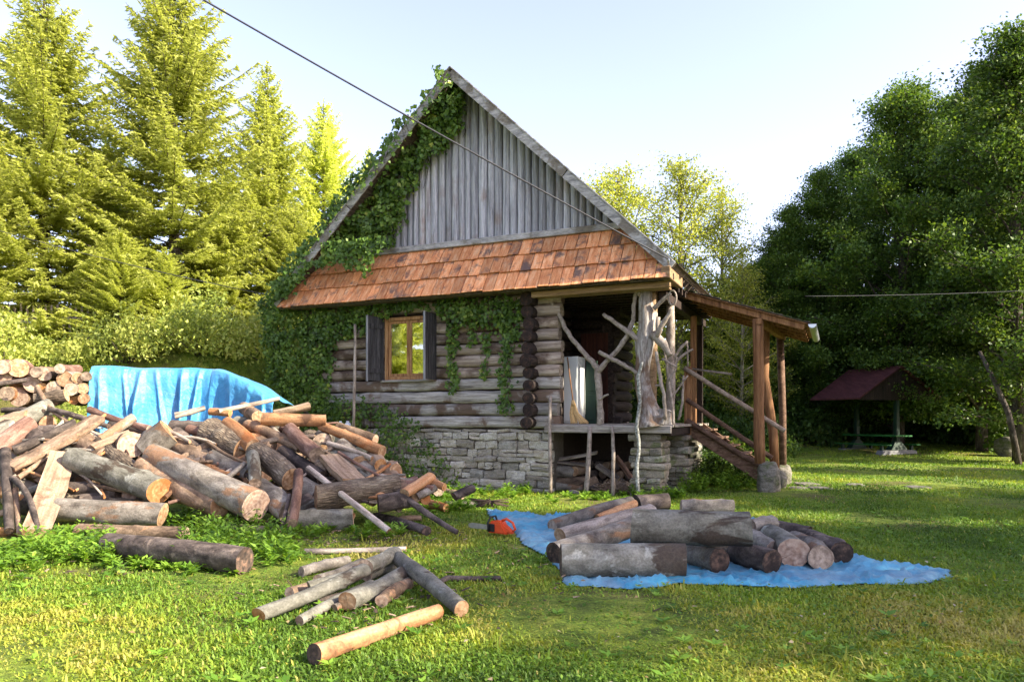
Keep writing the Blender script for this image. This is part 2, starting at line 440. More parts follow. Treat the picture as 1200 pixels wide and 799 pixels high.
def glass_mat():
    N = NT('window_glass')
    g = N.n('ShaderNodeBsdfGlossy'); g.inputs['Roughness'].default_value = .02
    t = N.n('ShaderNodeBsdfTransparent'); t.inputs['Color'].default_value = (.85, .88, .86, 1)
    v, r = N.coords(None); b = N.n('ShaderNodeBump'); b.inputs['Strength'].default_value = .06; b.inputs['Distance'].default_value = .02
    N.l(N.noise(v, 2.5, 2), b.inputs['Height']); N.l(b.outputs[0], g.inputs['Normal'])
    mx = N.n('ShaderNodeMixShader'); mx.inputs[0].default_value = .45
    N.l(t.outputs[0], mx.inputs[1]); N.l(g.outputs[0], mx.inputs[2]); N.l(mx.outputs[0], N.out.inputs['Surface'])
    return N.m


M['glass'] = glass_mat()
M['curtain'] = plain('pale_curtain', (.60, .58, .50), .9, .12, 8)

# foliage
M['ivy'] = leafmat('ivy_leaf', [(0, (.028, .058, .012)), (.5, (.085, .155, .026)), (.85, (.17, .25, .044)), (1, (.32, .34, .07))], trans=.3, rough=.42)
M['conifer'] = leafmat('spruce_needles', [(0, (.17, .21, .035)), (.45, (.41, .46, .09)), (1, (.68, .70, .18))], trans=.58, tcol=(1.25, 1.25, .8))
M['broad'] = leafmat('broad_leaves', [(0, (.028, .058, .012)), (.5, (.078, .145, .027)), (1, (.18, .25, .05))], trans=.4, tcol=(1.25, 1.2, .5), vary=(.7, 1.25))
M['dark_broad'] = leafmat('dark_broad_leaves', [(0, (.022, .048, .011)), (.5, (.052, .108, .021)), (1, (.115, .185, .036))], trans=.35)
M['yellow_leaf'] = leafmat('yellow_green_leaves', [(0, (.14, .18, .03)), (.5, (.31, .36, .06)), (1, (.54, .53, .11))], trans=.5, tcol=(1.2, 1.15, .7))
M['shrub'] = leafmat('hedge_leaves', [(0, (.11, .15, .03)), (.5, (.29, .35, .07)), (1, (.54, .54, .14))], trans=.4, tcol=(1.2, 1.15, .8))
M['weed'] = leafmat('weed_leaves', [(0, (.05, .12, .012)), (.5, (.13, .25, .025)), (1, (.27, .42, .05))], trans=.4)
M['grass'] = leafmat('grass_blade', [(0, (.06, .12, .015)), (.35, (.155, .28, .03)), (.65, (.27, .37, .04)), (.85, (.42, .43, .06)), (1, (.52, .45, .13))], trans=.4, tcol=(1.2, 1.15, .5), rough=.55)
M['trunk'] = bark('tree_trunk_bark', [(.25, (.04, .032, .025)), (.5, (.11, .09, .07)), (.8, (.2, .17, .14))], groove=14, val=(.8, 1.2))
M['pale_trunk'] = bark('pale_trunk_bark', [(.25, (.10, .085, .06)), (.5, (.20, .175, .13)), (.8, (.30, .27, .21))])
M['dead_leaf'] = leafmat('fallen_leaf', [(0, (.16, .08, .03)), (.5, (.38, .27, .12)), (1, (.55, .47, .32))], trans=.2)


def ground_mat():
    N = NT('lawn_soil'); tc = N.n('ShaderNodeTexCoord'); v = tc.outputs['Object']
    a = N.noise(v, .45, 6, .62, .4); b = N.noise(v, 2.6, 8, .7, .3); f = N.noise(v, 40, 5, .7)
    c = N.ramp(b, [(.2, (.06, .075, .014)), (.45, (.13, .19, .02)), (.65, (.20, .24, .03)), (.85, (.28, .27, .06))])
    c = N.mix(N.maprange(a, .54, .68, 0, .75), c, (.115, .085, .035))
    c = N.hsv(c, .5, 1, N.maprange(f, .3, .7, .6, 1.35))
    N.base(c); N.rough(.95); N.bump(N.math('ADD', b, N.math('MULTIPLY', f, .7)), .9, .04)
    return N.m


M['ground'] = ground_mat()
SUN_EL, SUN_X, SUN_Y, SUN_E = 31, 1.0, -.42, 3.0
SKY_S, SKY_DUST, EXPO = .15, 1.6, 2.5

# ================================================================== SETTING
def build_ground():
    xs = np.concatenate([np.linspace(-220, -40, 12), np.linspace(-36, 36, 121), np.linspace(40, 220, 12)])
    ys = np.concatenate([np.linspace(-30, 0, 8), np.linspace(1, 50, 100), np.linspace(54, 300, 22)])
    V = []
    for y in ys:
        for x in xs:
            z = gh(x, y) + .035 * math.sin(x * 1.3 + y * .7) * math.sin(y * .9 - x * .4) * (1 if y < 40 else 0) * (1 if not (-1 < x < 5 and 6 < y < 13) else .2)
            V.append((x, y, z - .012))
    nx = len(xs)
    Q = [(j * nx + i, j * nx + i + 1, (j + 1) * nx + i + 1, (j + 1) * nx + i) for j in range(len(ys) - 1) for i in range(nx - 1)]
    o = link('ground', np_mesh('ground', V, Q, smooth=True), None, [M['ground']])
    tag(o, 'mown lawn with bare mossy patches rising to a bank', 'ground', kind='structure')


build_ground()

# ================================================================== CABIN
cabin = empty('log_cabin', HC, HROT)
tag(cabin, 'old log cabin with steep gable, orange tile skirt and open porch', 'cabin')
AT, AZ, SL = -1.765, 8.69, .96           # apex and slope of the roof
EL, ER = -6.45, 2.82                      # eaves
WF, WB = -.70, 5.0                        # front and back of the roof


def rake_z(t): return AZ - SL * abs(t - AT)


def bumpy_log(mb, p, q, r, n=10, squash=1.0, mi=0, rough=.12, seg=.35, boxy=0.0):
    p, q = Vector(p), Vector(q); k = max(2, int((q - p).length / seg))
    pts = []; rr = []
    for i in range(k + 1):
        a = p.lerp(q, i / k)
        pts.append(a + Vector((R.uniform(-.008, .008), R.uniform(-.01, .01), R.uniform(-.008, .008))))
        rr.append(r * R.uniform(.94, 1.06))
    mb.tube(pts, rr, n, mi, rough, True, squash, True, boxy)


def stone_block(mb, x0, x1, y0, y1, z0, z1, j=.03, mi=0):
    """an irregular stone: a jittered, rounded 8 sided slab; rounding by chamfered rings"""
    cx, cy, cz = (x0 + x1) / 2, (y0 + y1) / 2, (z0 + z1) / 2
    hx, hy, hz = (x1 - x0) / 2, (y1 - y0) / 2, (z1 - z0) / 2
    rings = [(-1, .93), (-.72, 1.0), (.1, 1.02), (.75, .99), (1, .91)]
    n = 12; base = []
    tl = R.uniform(-.12, .12) if hx > .12 else R.uniform(-.05, .05)
    off = [R.uniform(-j, j) for _ in range(n)]
    for zz, sc in rings:
        ring = []
        for k in range(n):
            a = 2 * PI * (k + .5) / n
            c, s = math.cos(a), math.sin(a)
            m = max(abs(c), abs(s))
            e = .10
            sx = c / m * (1 - e) + c * e; sy = s / m * (1 - e) + s * e
            ring.append((cx + sx * hx * sc + off[k] + R.uniform(-j, j) * .3, cy + sy * hy * sc + R.uniform(-j, j) * .6, cz + zz * hz + R.uniform(-j, j) * .6 + tl * sx * min(hx, .2)))
        base.append(ring)
    v = [p for r_ in base for p in r_]
    f = []
    for i in range(len(rings) - 1):
        for k in range(n):
            f.append((i * n + k, i * n + (k + 1) % n, (i + 1) * n + (k + 1) % n, (i + 1) * n + k))
    f.append(tuple(range(n))[::-1]); f.append(tuple((len(rings) - 1) * n + k for k in range(n)))
    mb.add(v, f, mi)


# --- stone base: rubble courses
def rubble_wall(t0, t1, w0, depth, z0, z1, hmin=.07, hmax=.20, wmin=.14, wmax=.60):
    mb = MB(); z = z0
    while z < z1 - .03:
        h = min(R.uniform(hmin, hmax), z1 - z)
        if z1 - z - h < .06: h = z1 - z
        t = t0 - R.uniform(0, .2)
        while t < t1 - .02:
            w = R.uniform(wmin, wmax) * (1.0 if h > .13 else 1.15)
            te = min(t + w, t1)
            if t1 - te < .1: te = t1
            ta = max(t, t0)
            if te - ta > .05:
                d = R.uniform(-.035, .03)
                k = R.random()
                if k < .18 and h > .12:
                    hm = h * R.uniform(.4, .6)
                    stone_block(mb, ta + .008, te - .008, w0 + d, w0 + depth, z + .006, z + hm - .005, .014)
                    stone_block(mb, ta + .008, te - .008, w0 + d + R.uniform(-.02, .02), w0 + depth, z + hm + .005, z + h - .006, .014)
                else:
                    dz = R.uniform(-.025, .025) if .1 < z - z0 < z1 - z0 - .3 else 0
                    stone_block(mb, ta + .008, te - .008, w0 + d, w0 + depth, z + .006 + dz, z + h - .006 + dz * .5, .02)
            t = te
        z += h
    return mb


rubble_wall(-6.1, .2, -.10, .3, -.06, 1.27).build('foundation', M['stone'], cabin)
mb = MB(); mb.box((-6.08, -.03, -.1), (.16, .25, 1.262)); mb.box((-.12, .25, -.1), (.14, 4.0, 1.262)); mb.build('foundation_core', M['mortar'], cabin)
mb = MB(); mb.box((.15, 2.0, -.1), (2.0, 2.15, 1.2)); mb.box((.145, .9, -.05), (.16, 2.0, 1.25)); mb.build('deck_shade_wall', M['chink'], cabin)  # dark sheets added under the deck, standing in for its deep shade

# --- front wall: hewn timbers below, round logs above, a hole for the window
WT0, WT1, WZ0, WZ1 = -3.76, -2.52, 2.36, 3.76
mb = MB(); z = 1.285
for i in range(4):
    h = .27
    bumpy_log(mb, (-6.15, 0, z + h / 2), (.43 if i != 1 else .38, 0, z + h / 2), .122, 20, 1.05, 0, .04, .3, .75)
    z += h
mb.build('sill_timber', [M['wall_plank']], cabin)
mb = MB(); nl = 7; h = (4.08 - z) / nl
for i in range(nl):
    zc = z + h * (i + .5)
    segs = [(-6.15, WT0 - .01), (WT1 + .01, .43 + R.uniform(-.04, .03))] if (zc + h / 2 > WZ0 + .02 and zc - h / 2 < WZ1 - .02) else [(-6.15, .43 + R.uniform(-.04, .03))]
    for a, b in segs:
        bumpy_log(mb, (a, 0, zc), (b, 0, zc), .120, 18, 1.02, 0, .10, .3, .35)
mb.build('log_wall', [M['wall_log']], cabin)
mb = MB()
mb.box((-6.1, .045, 1.27), (WT0, .1, 4.2)); mb.box((WT1, .045, 1.27), (.38, .1, 4.2)); mb.box((WT0, .046, 1.27), (WT1, .099, WZ0)); mb.box((WT0, .046, WZ1), (WT1, .099, 4.2))
mb.build('chinking', M['chink'], cabin)
# partition wall whose ends stick out at the corner
mb = MB(); pw_ends = []
z = 1.41
for i in range(11):
    zc = z + i * .252; r = R.uniform(.118, .14); wf = -.38 + R.uniform(-.05, .05)
    tt = -.17 + R.uniform(-.02, .02)
    bumpy_log(mb, (tt, wf, zc), (tt, 2.1, zc), r, 12, 1.0, 0, .08)
    pw_ends.append((tt, wf, zc, r))
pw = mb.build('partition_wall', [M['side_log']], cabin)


def disc(name, r, mat, parent, loc, axis, seg=14, rough=.06):
    """a cut face, ring centred on its own origin, a few mm proud"""
    v = [(0, 0, 0)]; f = []
    ph = R.uniform(0, 6)
    for j, q in enumerate((.55, 1.0)):
        for k in range(seg):
            a = 2 * PI * k / seg
            rr = r * q * (1 + rough * math.sin(2 * a + ph) + R.uniform(-.02, .02))
            v.append((math.cos(a) * rr, math.sin(a) * rr, R.uniform(-.004, .004) - (.006 if j else 0)))
    for k in range(seg):
        k2 = (k + 1) % seg
        f.append((0, 1 + k, 1 + k2)); f.append((1 + k, 1 + seg + k, 1 + seg + k2, 1 + k2))
    me = bpy.data.meshes.new(name); me.from_pydata(v, [], f); me.polygons.foreach_set('use_smooth', [True] * len(f))
    o = link(name, me, parent, [mat]); o.location = loc
    o.rotation_mode = 'QUATERNION'; o.rotation_quaternion = Vector(axis).to_track_quat('Z', 'Y')
    return o


for tt, wf, zc, r in pw_ends:
    disc('log_end', r * 1.0, M['log_end'], pw, (tt, wf - .012, zc), (0, -1, 0))
# other walls of the log body
mb = MB()
for i in range(11):
    zc = 1.41 + i * .252
    bumpy_log(mb, (-.1, 2.2, zc), (1.0 + R.uniform(-.12, .1), 2.2, zc), .13, 10, 1, 0, .08)
    bumpy_log(mb, (.78, 2.05, zc + .12), (.78, 3.9, zc + .12), .125, 10, 1, 0, .08)
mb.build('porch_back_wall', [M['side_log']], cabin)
mb = MB(); mb.box((-6.0, .1, 0), (-5.85, 4.1, 4.2)); mb.box((-5.85, 3.9, 0), (.75, 4.08, 4.2)); mb.build('rear_wall', M['wall_log'], cabin)
mb = MB()
for i in range(5):
    mb.box((.16 + i * .13, 2.04, 1.4), (.284 + i * .13, 2.062, 3.45), j=.003)
dr = mb.build('door', M['red_door'], cabin)
# --- eave beams and ceiling
mb = MB(); mb.beam((-.1, -.12, 4.02), (2.68, -.12, 4.02), .17, .15); mb.beam((-.05, -.42, 3.985), (2.74, -.42, 4.0), .10, .12); mb.build('eave_beam', M['new_beam'], cabin, .012)
mb = MB(); mb.beam((2.5, .0, 3.86), (2.5, 4.6, 3.86), .16, .17); mb.build('side_beam', M['dark_wood'], cabin, .012)
mb = MB()
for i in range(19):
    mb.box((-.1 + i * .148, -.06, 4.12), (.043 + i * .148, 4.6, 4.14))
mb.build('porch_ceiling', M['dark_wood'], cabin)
mb = MB()
for i in range(14):
    w = .25 + i * .34; mb.beam((-.1, w, 4.06), (2.7, w, 4.06), .1, .11)
mb.build('ceiling_joist', M['dark_wood'], cabin)
# --- roof
mb = MB()
th = .10


def roof_panel(ta, za, tb, zb):
    nn = Vector((-(zb - za), 0, tb - ta)).normalized() * th
    if nn.z < 0: nn = -nn
    k = 18
    for i in range(k):
        w0 = WF + .03 + (WB - WF - .03) * i / k; w1 = WF + .03 + (WB - WF - .03) * (i + 1) / k - .004
        c = [Vector((ta, w0, za)), Vector((tb, w0, zb)), Vector((tb, w1, zb)), Vector((ta, w1, za))]
        mb.hexa([p for p in c] + [p + nn for p in c])


roof_panel(AT, AZ - .04, ER, AZ - .04 - SL * (ER - AT))
roof_panel(AT, AZ - .04, EL, AZ - .04 - SL * (AT - EL))
roof = mb.build('roof', M['roof_under'], cabin)
mb = MB()
for sgn, te in ((1, ER + .04), (-1, EL - .04)):
    L = abs(te - AT) * math.sqrt(1 + SL * SL); nr = int(L / .3)
    for i in range(nr):
        for kx in range(18):
            w0 = WF + .10 + kx * (WB - WF - .10) / 18; w1 = w0 + (WB - WF - .10) / 18 - .008
            s0 = i / nr; s1 = min(1, (i + 1.25) / nr)
            p0 = Vector((AT + (te - AT) * s0, 0, AZ - SL * abs(te - AT) * s0)); p1 = Vector((AT + (te - AT) * s1, 0, AZ - SL * abs(te - AT) * s1))
            nn = Vector((SL * sgn, 0, 1)).normalized()
            a0 = p0 + nn * .075; a1 = p1 + nn * .095
            c = []
            for q, w in ((a0, w0), (a1, w0), (a1, w1), (a0, w1)): c.append(q + Vector((0, w, 0)))
            mb.hexa([p - nn * .016 for p in c] + c)
mb.build('roof_shingles', M['shingle'], roof)
mb = MB()
for i in range(13):
    w = .1 + i * .37
    for sgn, te in ((1, ER - .02), (-1, EL + .02)):
        mb.beam((AT + sgn * .1, w, AZ - .14 - SL * .1), (te, w, AZ - .14 - SL * abs(te - AT)), .09, .11)
mb.build('rafter', M['roof_under'], roof)
for sgn, te in ((1, ER + .01), (-1, EL)):
    mb = MB(); n = 6
    for i in range(2):
        a, b = (0, .55) if i == 0 else (.553, 1)
        p = Vector((AT + (te - AT) * a, WF - .015, AZ - .02 - SL * abs(te - AT) * a)); q = Vector((AT + (te - AT) * b, WF - .015, AZ - .02 - SL * abs(te - AT) * b))
        mb.beam(p, q, .035, .19, up=(0, 1, 0) if False else (SL * sgn, 0, 1))
    mb.build('bargeboard', M['bargeboard'], cabin, .006)
    mb = MB()
    p = Vector((AT, WF + .02, AZ + .10)); q = Vector((te, WF + .02, AZ + .10 - SL * abs(te - AT)))
    mb.beam(p, q, .14, .028, up=(SL * sgn, 0, 1)); mb.build('verge_board', M['bargeboard'], cabin, .004)
# stub of the eave purlin at the right foot of the gable
mb = MB(); mb.beam((ER - .10, WF - .06, 4.16), (ER - .10, .4, 4.16), .17, .22); mb.build('purlin_end', M['new_beam'], cabin, .01)
mb = MB(); mb.beam((-6.0, -.5, 4.12), (ER, -.5, 4.12), .06, .1); mb.build('skirt_plate', M['roof_under'], cabin)
mb = MB()
for i in range(5):
    mb.box((-6.2, -.70 + i * .132, 4.062), (2.74, -.572 + i * .132, 4.08))
mb.build('soffit', M['roof_under'], cabin)
# --- tile skirt
mb = MB()
LS = math.hypot(.65, 1.14); dv = Vector((0, .65, 1.14)) / LS; nv = Vector((0, -1.14, .65)) / LS
rows = 3; rh = LS / rows
for i in range(rows - 1, -1, -1):
    s0, s1 = i * rh - (.02 if i == 0 else 0), min(LS, i * rh + rh + .06)
    t = -6.35 + (i % 2) * .11
    while t < 2.9:
        wd = R.uniform(.21, .255)
        zt = 4.06 + 1.14 * (s1 / LS); zb = 4.06 + 1.14 * (s0 / LS)
        lo = lambda z: max(-6.3, AT - (AZ - z - .05) / SL); hi = lambda z: min(2.79, AT + (AZ - z - .05) / SL)
        a, b = t + .007, t + wd - .007
        ab, bb = max(a, lo(zb)), min(b, hi(zb)); at, bt = max(a, lo(zt)), min(b, hi(zt))
        if bb - ab > .03:
            if bt < at: bt = at = (min(max(at, lo(zt)), hi(zt)))
            y0 = s0 + R.uniform(-.012, .012)
            o0 = .058 + R.uniform(-.008, .010); o1 = .012
            P = lambda tt, s, off: Vector((tt, -.75, 4.06)) + dv * s + nv * off
            sk = R.uniform(-.006, .006)
            mb.hexa([P(ab, y0 + sk, o0 - .022), P(bb, y0 - sk, o0 - .022), P(bt + 1e-4, s1, o1 - .022), P(at, s1, o1 - .022), P(ab, y0 + sk, o0), P(bb, y0 - sk, o0), P(bt + 1e-4, s1, o1), P(at, s1, o1)])
        t += wd
mb.build('tile_skirt', M['tile'], cabin)
mb = MB()
c = [Vector((-6.3, -.74, 4.06)), Vector((2.79, -.74, 4.06)), Vector((1.5, -.09, 5.2)), Vector((-5.0, -.09, 5.2))]
mb.hexa([p - nv * .05 for p in c] + [p - nv * .012 for p in c]); mb.build('skirt_sheathing', M['roof_under'], cabin)
# --- gable
mb = MB(); mb.beam((-5.3, -.14, 5.26), (1.72, -.14, 5.26), .10, .13); mb.build('gable_sill', M['bargeboard'], cabin, .01)
mb = MB(); t = -5.15
while t < 1.62:
    wd = R.uniform(.135, .20)
    zt = rake_z(t + wd / 2) - .10
    if zt > 5.4:
        n = 7; kz = max(3, int((zt - 5.3) / .4)); vs = []; fs = []
        lean = R.uniform(-.012, .012)
        for i in range(kz + 1):
            z = 5.31 + (zt - 5.31) * i / kz
            dx = R.uniform(-.006, .006) + lean * i / kz; rr = R.uniform(.94, 1.05)
            for k in range(n):
                a = PI * k / (n - 1)
                vs.append((t + wd / 2 + dx - math.cos(a) * wd * .475 * rr, -.05 - math.sin(a) * .085 * rr, z))
        for i in range(kz):
            for k in range(n - 1):
                fs.append((i * n + k, i * n + k + 1, (i + 1) * n + k + 1, (i + 1) * n + k))
        mb.add(vs, fs, 0, True)
    t += wd
mb.build('gable_boards', M['boards'], cabin)
mb = MB()
v = [(-5.3, -.05, 5.2), (1.75, -.05, 5.2), (AT, -.05, rake_z(AT) - .12)]
v += [(x, -.0, z) for x, y, z in v]
mb.add(v, [(0, 1, 2), (5, 4, 3), (0, 3, 4, 1), (1, 4, 5, 2), (2, 5, 3, 0)]); mb.build('gable_backing', M['chink'], cabin)

# --- window
win = MB(); fw = .075
for a, b in (((WT0, -.155, WZ0), (WT0 + fw, .04, WZ1)), ((WT1 - fw, -.155, WZ0), (WT1, .04, WZ1)), ((WT0 + fw, -.153, WZ1 - fw), (WT1 - fw, .04, WZ1)), ((WT0 + fw, -.153, WZ0), (WT1 - fw, .04, WZ0 + fw))):
    win.box(a, b)
window = win.build('window', M['window_wood'], cabin, .006)
mid = (WT0 + WT1) / 2
for a, b in ((WT0 + fw + .004, mid - .004), (mid + .004, WT1 - fw - .004)):
    c = MB(); z0, z1 = WZ0 + fw + .004, WZ1 - fw - .004; s = .06
    c.box((a, -.115, z0), (a + s, -.065, z1)); c.box((b - s, -.115, z0), (b, -.065, z1)); c.box((a + s, -.113, z0), (b - s, -.066, z0 + s)); c.box((a + s, -.113, z1 - s), (b - s, -.066, z1))
    cs = c.build('casement', M['window_wood'], window, .005)
    g = MB(); g.box((a + s, -.095, z0 + s), (b - s, -.088, z1 - s)); g.build('pane', M['glass'], window)
c = MB(); c.box((WT0 - .08, -.22, WZ0 - .05), (WT1 + .08, -.02, WZ0 - .003)); c.build('sill', M['wall_plank'], window, .01)
c = MB()
n = 15
vs = []; fs = []
for j in range(2):
    for i in range(n):
        x = WT0 + .15 + i * .016; vs.append((x, -.04 + .018 * math.sin(i * 1.5), WZ0 + .55 + j * .65))
for i in range(n - 1): fs.append((i, i + 1, n + i + 1, n + i))
c.add(vs, fs, 0, True)
c.build('curtain', M['curtain'], window)
c = MB(); c.box((WT0, .3, WZ0 - .1), (WT1, .32, WZ1 + .1)); c.build('room_dark', M['chink'], window)  # dark panel standing in for the unlit room behind the glass


def shutter(hx, ang, sgn):
    """hinge at (hx, -.16); ang from the wall plane, opening outwards"""
    c = MB(); e = MB(); wd = .40
    dx = Vector((math.cos(ang) * sgn, -math.sin(ang), 0)); nn = Vector((dx.y, -dx.x, 0)) * sgn
    z0, z1 = WZ0 - .02, WZ1 + .02
    o = Vector((hx, -.165, 0))
    k = 4
    for i in range(k):
        a = o + dx * (wd * i / k + .003); b = o + dx * (wd * (i + 1) / k - .003)
        zz = R.uniform(-.01, .01)
        c.hexa([p + nn * q + Vector((0, 0, z)) for z in (z0 + zz, z1 + zz) for p, q in ((a, -.014), (b, -.014), (b, .014), (a, .014))])
    for zb in (z0 + .22, z1 - .22):
        a = o + dx * .02; b = o + dx * (wd - .02)
        c.hexa([p + nn * q + Vector((0, 0, z)) for z in (zb - .05, zb + .05) for p, q in ((a, .015), (b, .015), (b, .036), (a, .036))])
    sh = c.build('shutter', M['shutter'], cabin)
    a = o + dx * (wd + .001); b = o + dx * (wd + .03)
    e.hexa([p + nn * q + Vector((0, 0, z)) for z in (z0 - .015, z1 + .015) for p, q in ((a, -.022), (b, -.022), (b, .022), (a, .022))])
    e.build('edge_strip', M['shutter_edge'], sh)


shutter(WT0 - .02, rad(62), -1)
shutter(-2.42, rad(97), 1)

# --- porch floor, piers, posts
mb = MB()
for i in range(26):
    w = -.12 + i * .165; mb.box((-.02 if w < .1 else .15, w, 1.33), (2.72, w + .155, 1.38), j=.004)
mb.build('porch_floor', M['deck_edge'], cabin)
mb = MB(); mb.beam((.12, -.15, 1.285), (2.70, -.15, 1.285), .07, .15); mb.build('deck_beam', M['deck_edge'], cabin, .012)
mb = MB(); mb.beam((2.62, -.1, 1.24), (2.62, 4.1, 1.24), .12, .14); mb.beam((.2, 2.1, 1.22), (2.6, 2.1, 1.22), .12, .14); mb.build('floor_beam', M['dark_wood'], cabin)


def pier(t0, t1, w0, w1, top, mat):
    mb = MB(); z = -.06
    while z < top - .02:
        h = min(R.uniform(.08, .17), top - z)
        if top - z - h < .05: h = top - z
        k = R.random(); j = .035
        a, b = t0 + R.uniform(-.05, .05), t1 + R.uniform(-.04, .07)
        w = w0 + R.uniform(-.04, .04)
        if k < .45: cuts = [a, b]
        else: cuts = [a, a + (b - a) * R.uniform(.3, .7), b]
        for p, q in zip(cuts, cuts[1:]):
            stone_block(mb, p + .004, q - .004, w + R.uniform(-.03, .03), w1 + R.uniform(-.05, .05), z + .004, z + h - .004, .02)
        z += h
    mb.box((t0 + .06, w0 + .06, -.1), (t1 - .06, w1 - .06, top - .03), 1)
    return mb.build('stone_pier', [mat, M['mortar']], cabin)


pier(1.9, 2.52, -.12, .5, 1.2, M['stone_moss'])
pier(2.15, 2.68, 1.35, 1.95, 1.15, M['stone_moss'])
pier(2.1, 2.6, 3.5, 4.1, 1.15, M['stone_moss'])

mb = MB(); bumpy_log(mb, (2.27, .05, 1.38), (2.3, .05, 3.95), .095, 12, 1, 0, .05); mb.build('porch_post', M['new_beam'], cabin)
mb = MB(); bumpy_log(mb, (2.5, .75, 1.38), (2.5, .75, 3.78), .085, 12, 1, 0, .05); mb.build('porch_post', M['branch'], cabin)
mb = MB(); mb.beam((2.62, 2.0, 1.05), (2.62, 2.0, 2.62), .15, .15); mb.build('newel_post', M['post_wood'], cabin, .012)
mb = MB(); mb.beam((2.62, 2.65, 1.1), (2.62, 2.65, 3.8), .13, .13); mb.build('porch_post', M['post_wood'], cabin, .012)
mb = MB(); mb.beam((2.5, 4.2, 1.0), (2.5, 4.2, 3.8), .13, .13); mb.build('porch_post', M['dark_wood'], cabin, .012)


def hp(px, py, e):
    t, z = to_wall(px, py, e); return Vector((t, -e, z))


PX = 10.2 / F
# driftwood pillar
mb = MB()
path = [(758, 338, 9), (757, 352, 11), (760, 368, 13), (759, 385, 13.5), (756, 402, 14), (755, 420, 11.5), (753, 440, 11.5), (754, 455, 12), (758, 470, 12.5), (763, 483, 15), (764, 493, 20), (765, 500, 24)]
pp = [hp(a, b, .05) for a, b, c in path]
mb.tube(pp, [c * PX for a, b, c in path], 18, 0, .30, True)
mb.build('driftwood_pillar', M['drift'], cabin)


def stub(pts, e=.1, name='driftwood_branch', mat='branch', taper=.7, de=0):
    mb = MB(); n = len(pts)
    P = [hp(a, b, e + de * i / max(1, n - 1)) for i, (a, b, c) in enumerate(pts)]
    # smooth the path
    Q = []; rr = []
    for i in range(n - 1):
        for k in range(4):
            f = k / 4; Q.append(P[i].lerp(P[i + 1], f) + Vector((R.uniform(-.008, .008),) * 3)); rr.append((pts[i][2] * (1 - f) + pts[i + 1][2] * f) * PX * R.uniform(.9, 1.1))
    Q.append(P[-1]); rr.append(pts[-1][2] * PX)
    mb.tube(Q, rr, 9, 0, .12, True)
    return mb.build(name, M[mat], cabin)


stub([(757, 360, 5), (752, 347, 4.5), (744, 337, 3.5)], .12)
stub([(766, 362, 3.5), (778, 350, 3), (786, 343, 2.5)], .15)
stub([(770, 395, 4), (775, 382, 4), (788, 362, 3)], .2, de=.1)
stub([(765, 390, 6.5), (776, 402, 7), (785, 417, 4)], .15)
stub([(756, 404, 4.5), (740, 392, 4), (724, 380, 3.8), (707, 368, 3)], .15)
stub([(749, 438, 3), (735, 430, 3.5), (718, 421, 3.8), (702, 412, 3.2)], .15)
stub([(769, 412, 2.5), (772, 435, 2.8), (778, 462, 2.6), (780, 492, 2.6)], .2)
stub([(779, 412, 2), (783, 440, 2.2), (787, 470, 2.4), (790, 500, 2.6)], 0.0)
stub([(776, 420, 2), (786, 426, 1.8), (792, 430, 1.6)], .1)
stub([(768, 452, 1.6), (776, 451, 1.6)], .15)
stub([(771, 372, 3.2), (771, 398, 3.5)], .15)
stub([(783, 447, 1.6), (792, 432, 1.5), (793, 418, 1.2)], .05)
stub([(785, 470, 1.6), (797, 452, 1.6), (806, 440, 1.4)], -.5)
stub([(792, 424, 2), (802, 415, 2), (812, 409, 1.6)], -.6)
stub([(790, 420, 2), (797, 408, 2.2), (806, 400, 2)], -.6)
stub([(805, 400, 1.5), (806, 430, 1.6)], -.9)
stub([(795, 492, 2), (800, 470, 2), (801, 440, 1.6)], -.6)
# hoop hanging on a stub
mb = MB(); c0 = hp(788, 349, .16)
mb.tube([c0 + Vector((math.cos(a) * .075, -.01 * math.sin(a), math.sin(a) * .135)) for a in [2 * PI * i / 22 for i in range(23)]], .017, 8, 0, .05, False)
mb.build('hoop', M['branch'], cabin)
# forked branch standing on the deck
stub([(704, 498, 6), (703, 470, 5.5), (700, 432, 5.5), (694, 424, 4.5), (676, 404, 4), (662, 385, 3.8), (654, 366, 3.2), (644, 352, 3), (640, 343, 2.5)], .06, 'forked_branch')
stub([(701, 436, 4.5), (710, 424, 4), (724, 410, 4), (736, 392, 3.8), (742, 375, 3.6), (743, 358, 3.2), (746, 340, 3)], .07, 'forked_branch')
stub([(703, 468, 2.4), (708, 464, 2), (713, 462, 1.6)], .1, 'forked_branch')
# gnarled burl on top of the pier
mb = MB(); stone_block(mb, 2.18, 2.55, -.22, .1, 1.385, 1.56, .04); stone_block(mb, 2.42, 2.66, -.1, .2, 1.385, 1.66, .05); mb.build('burl', M['drift'], cabin)

# --- lean-to roof over the stairs
lt = MB(); n = 14


def lz(t): return 4.07 - (t - 2.7) * .335


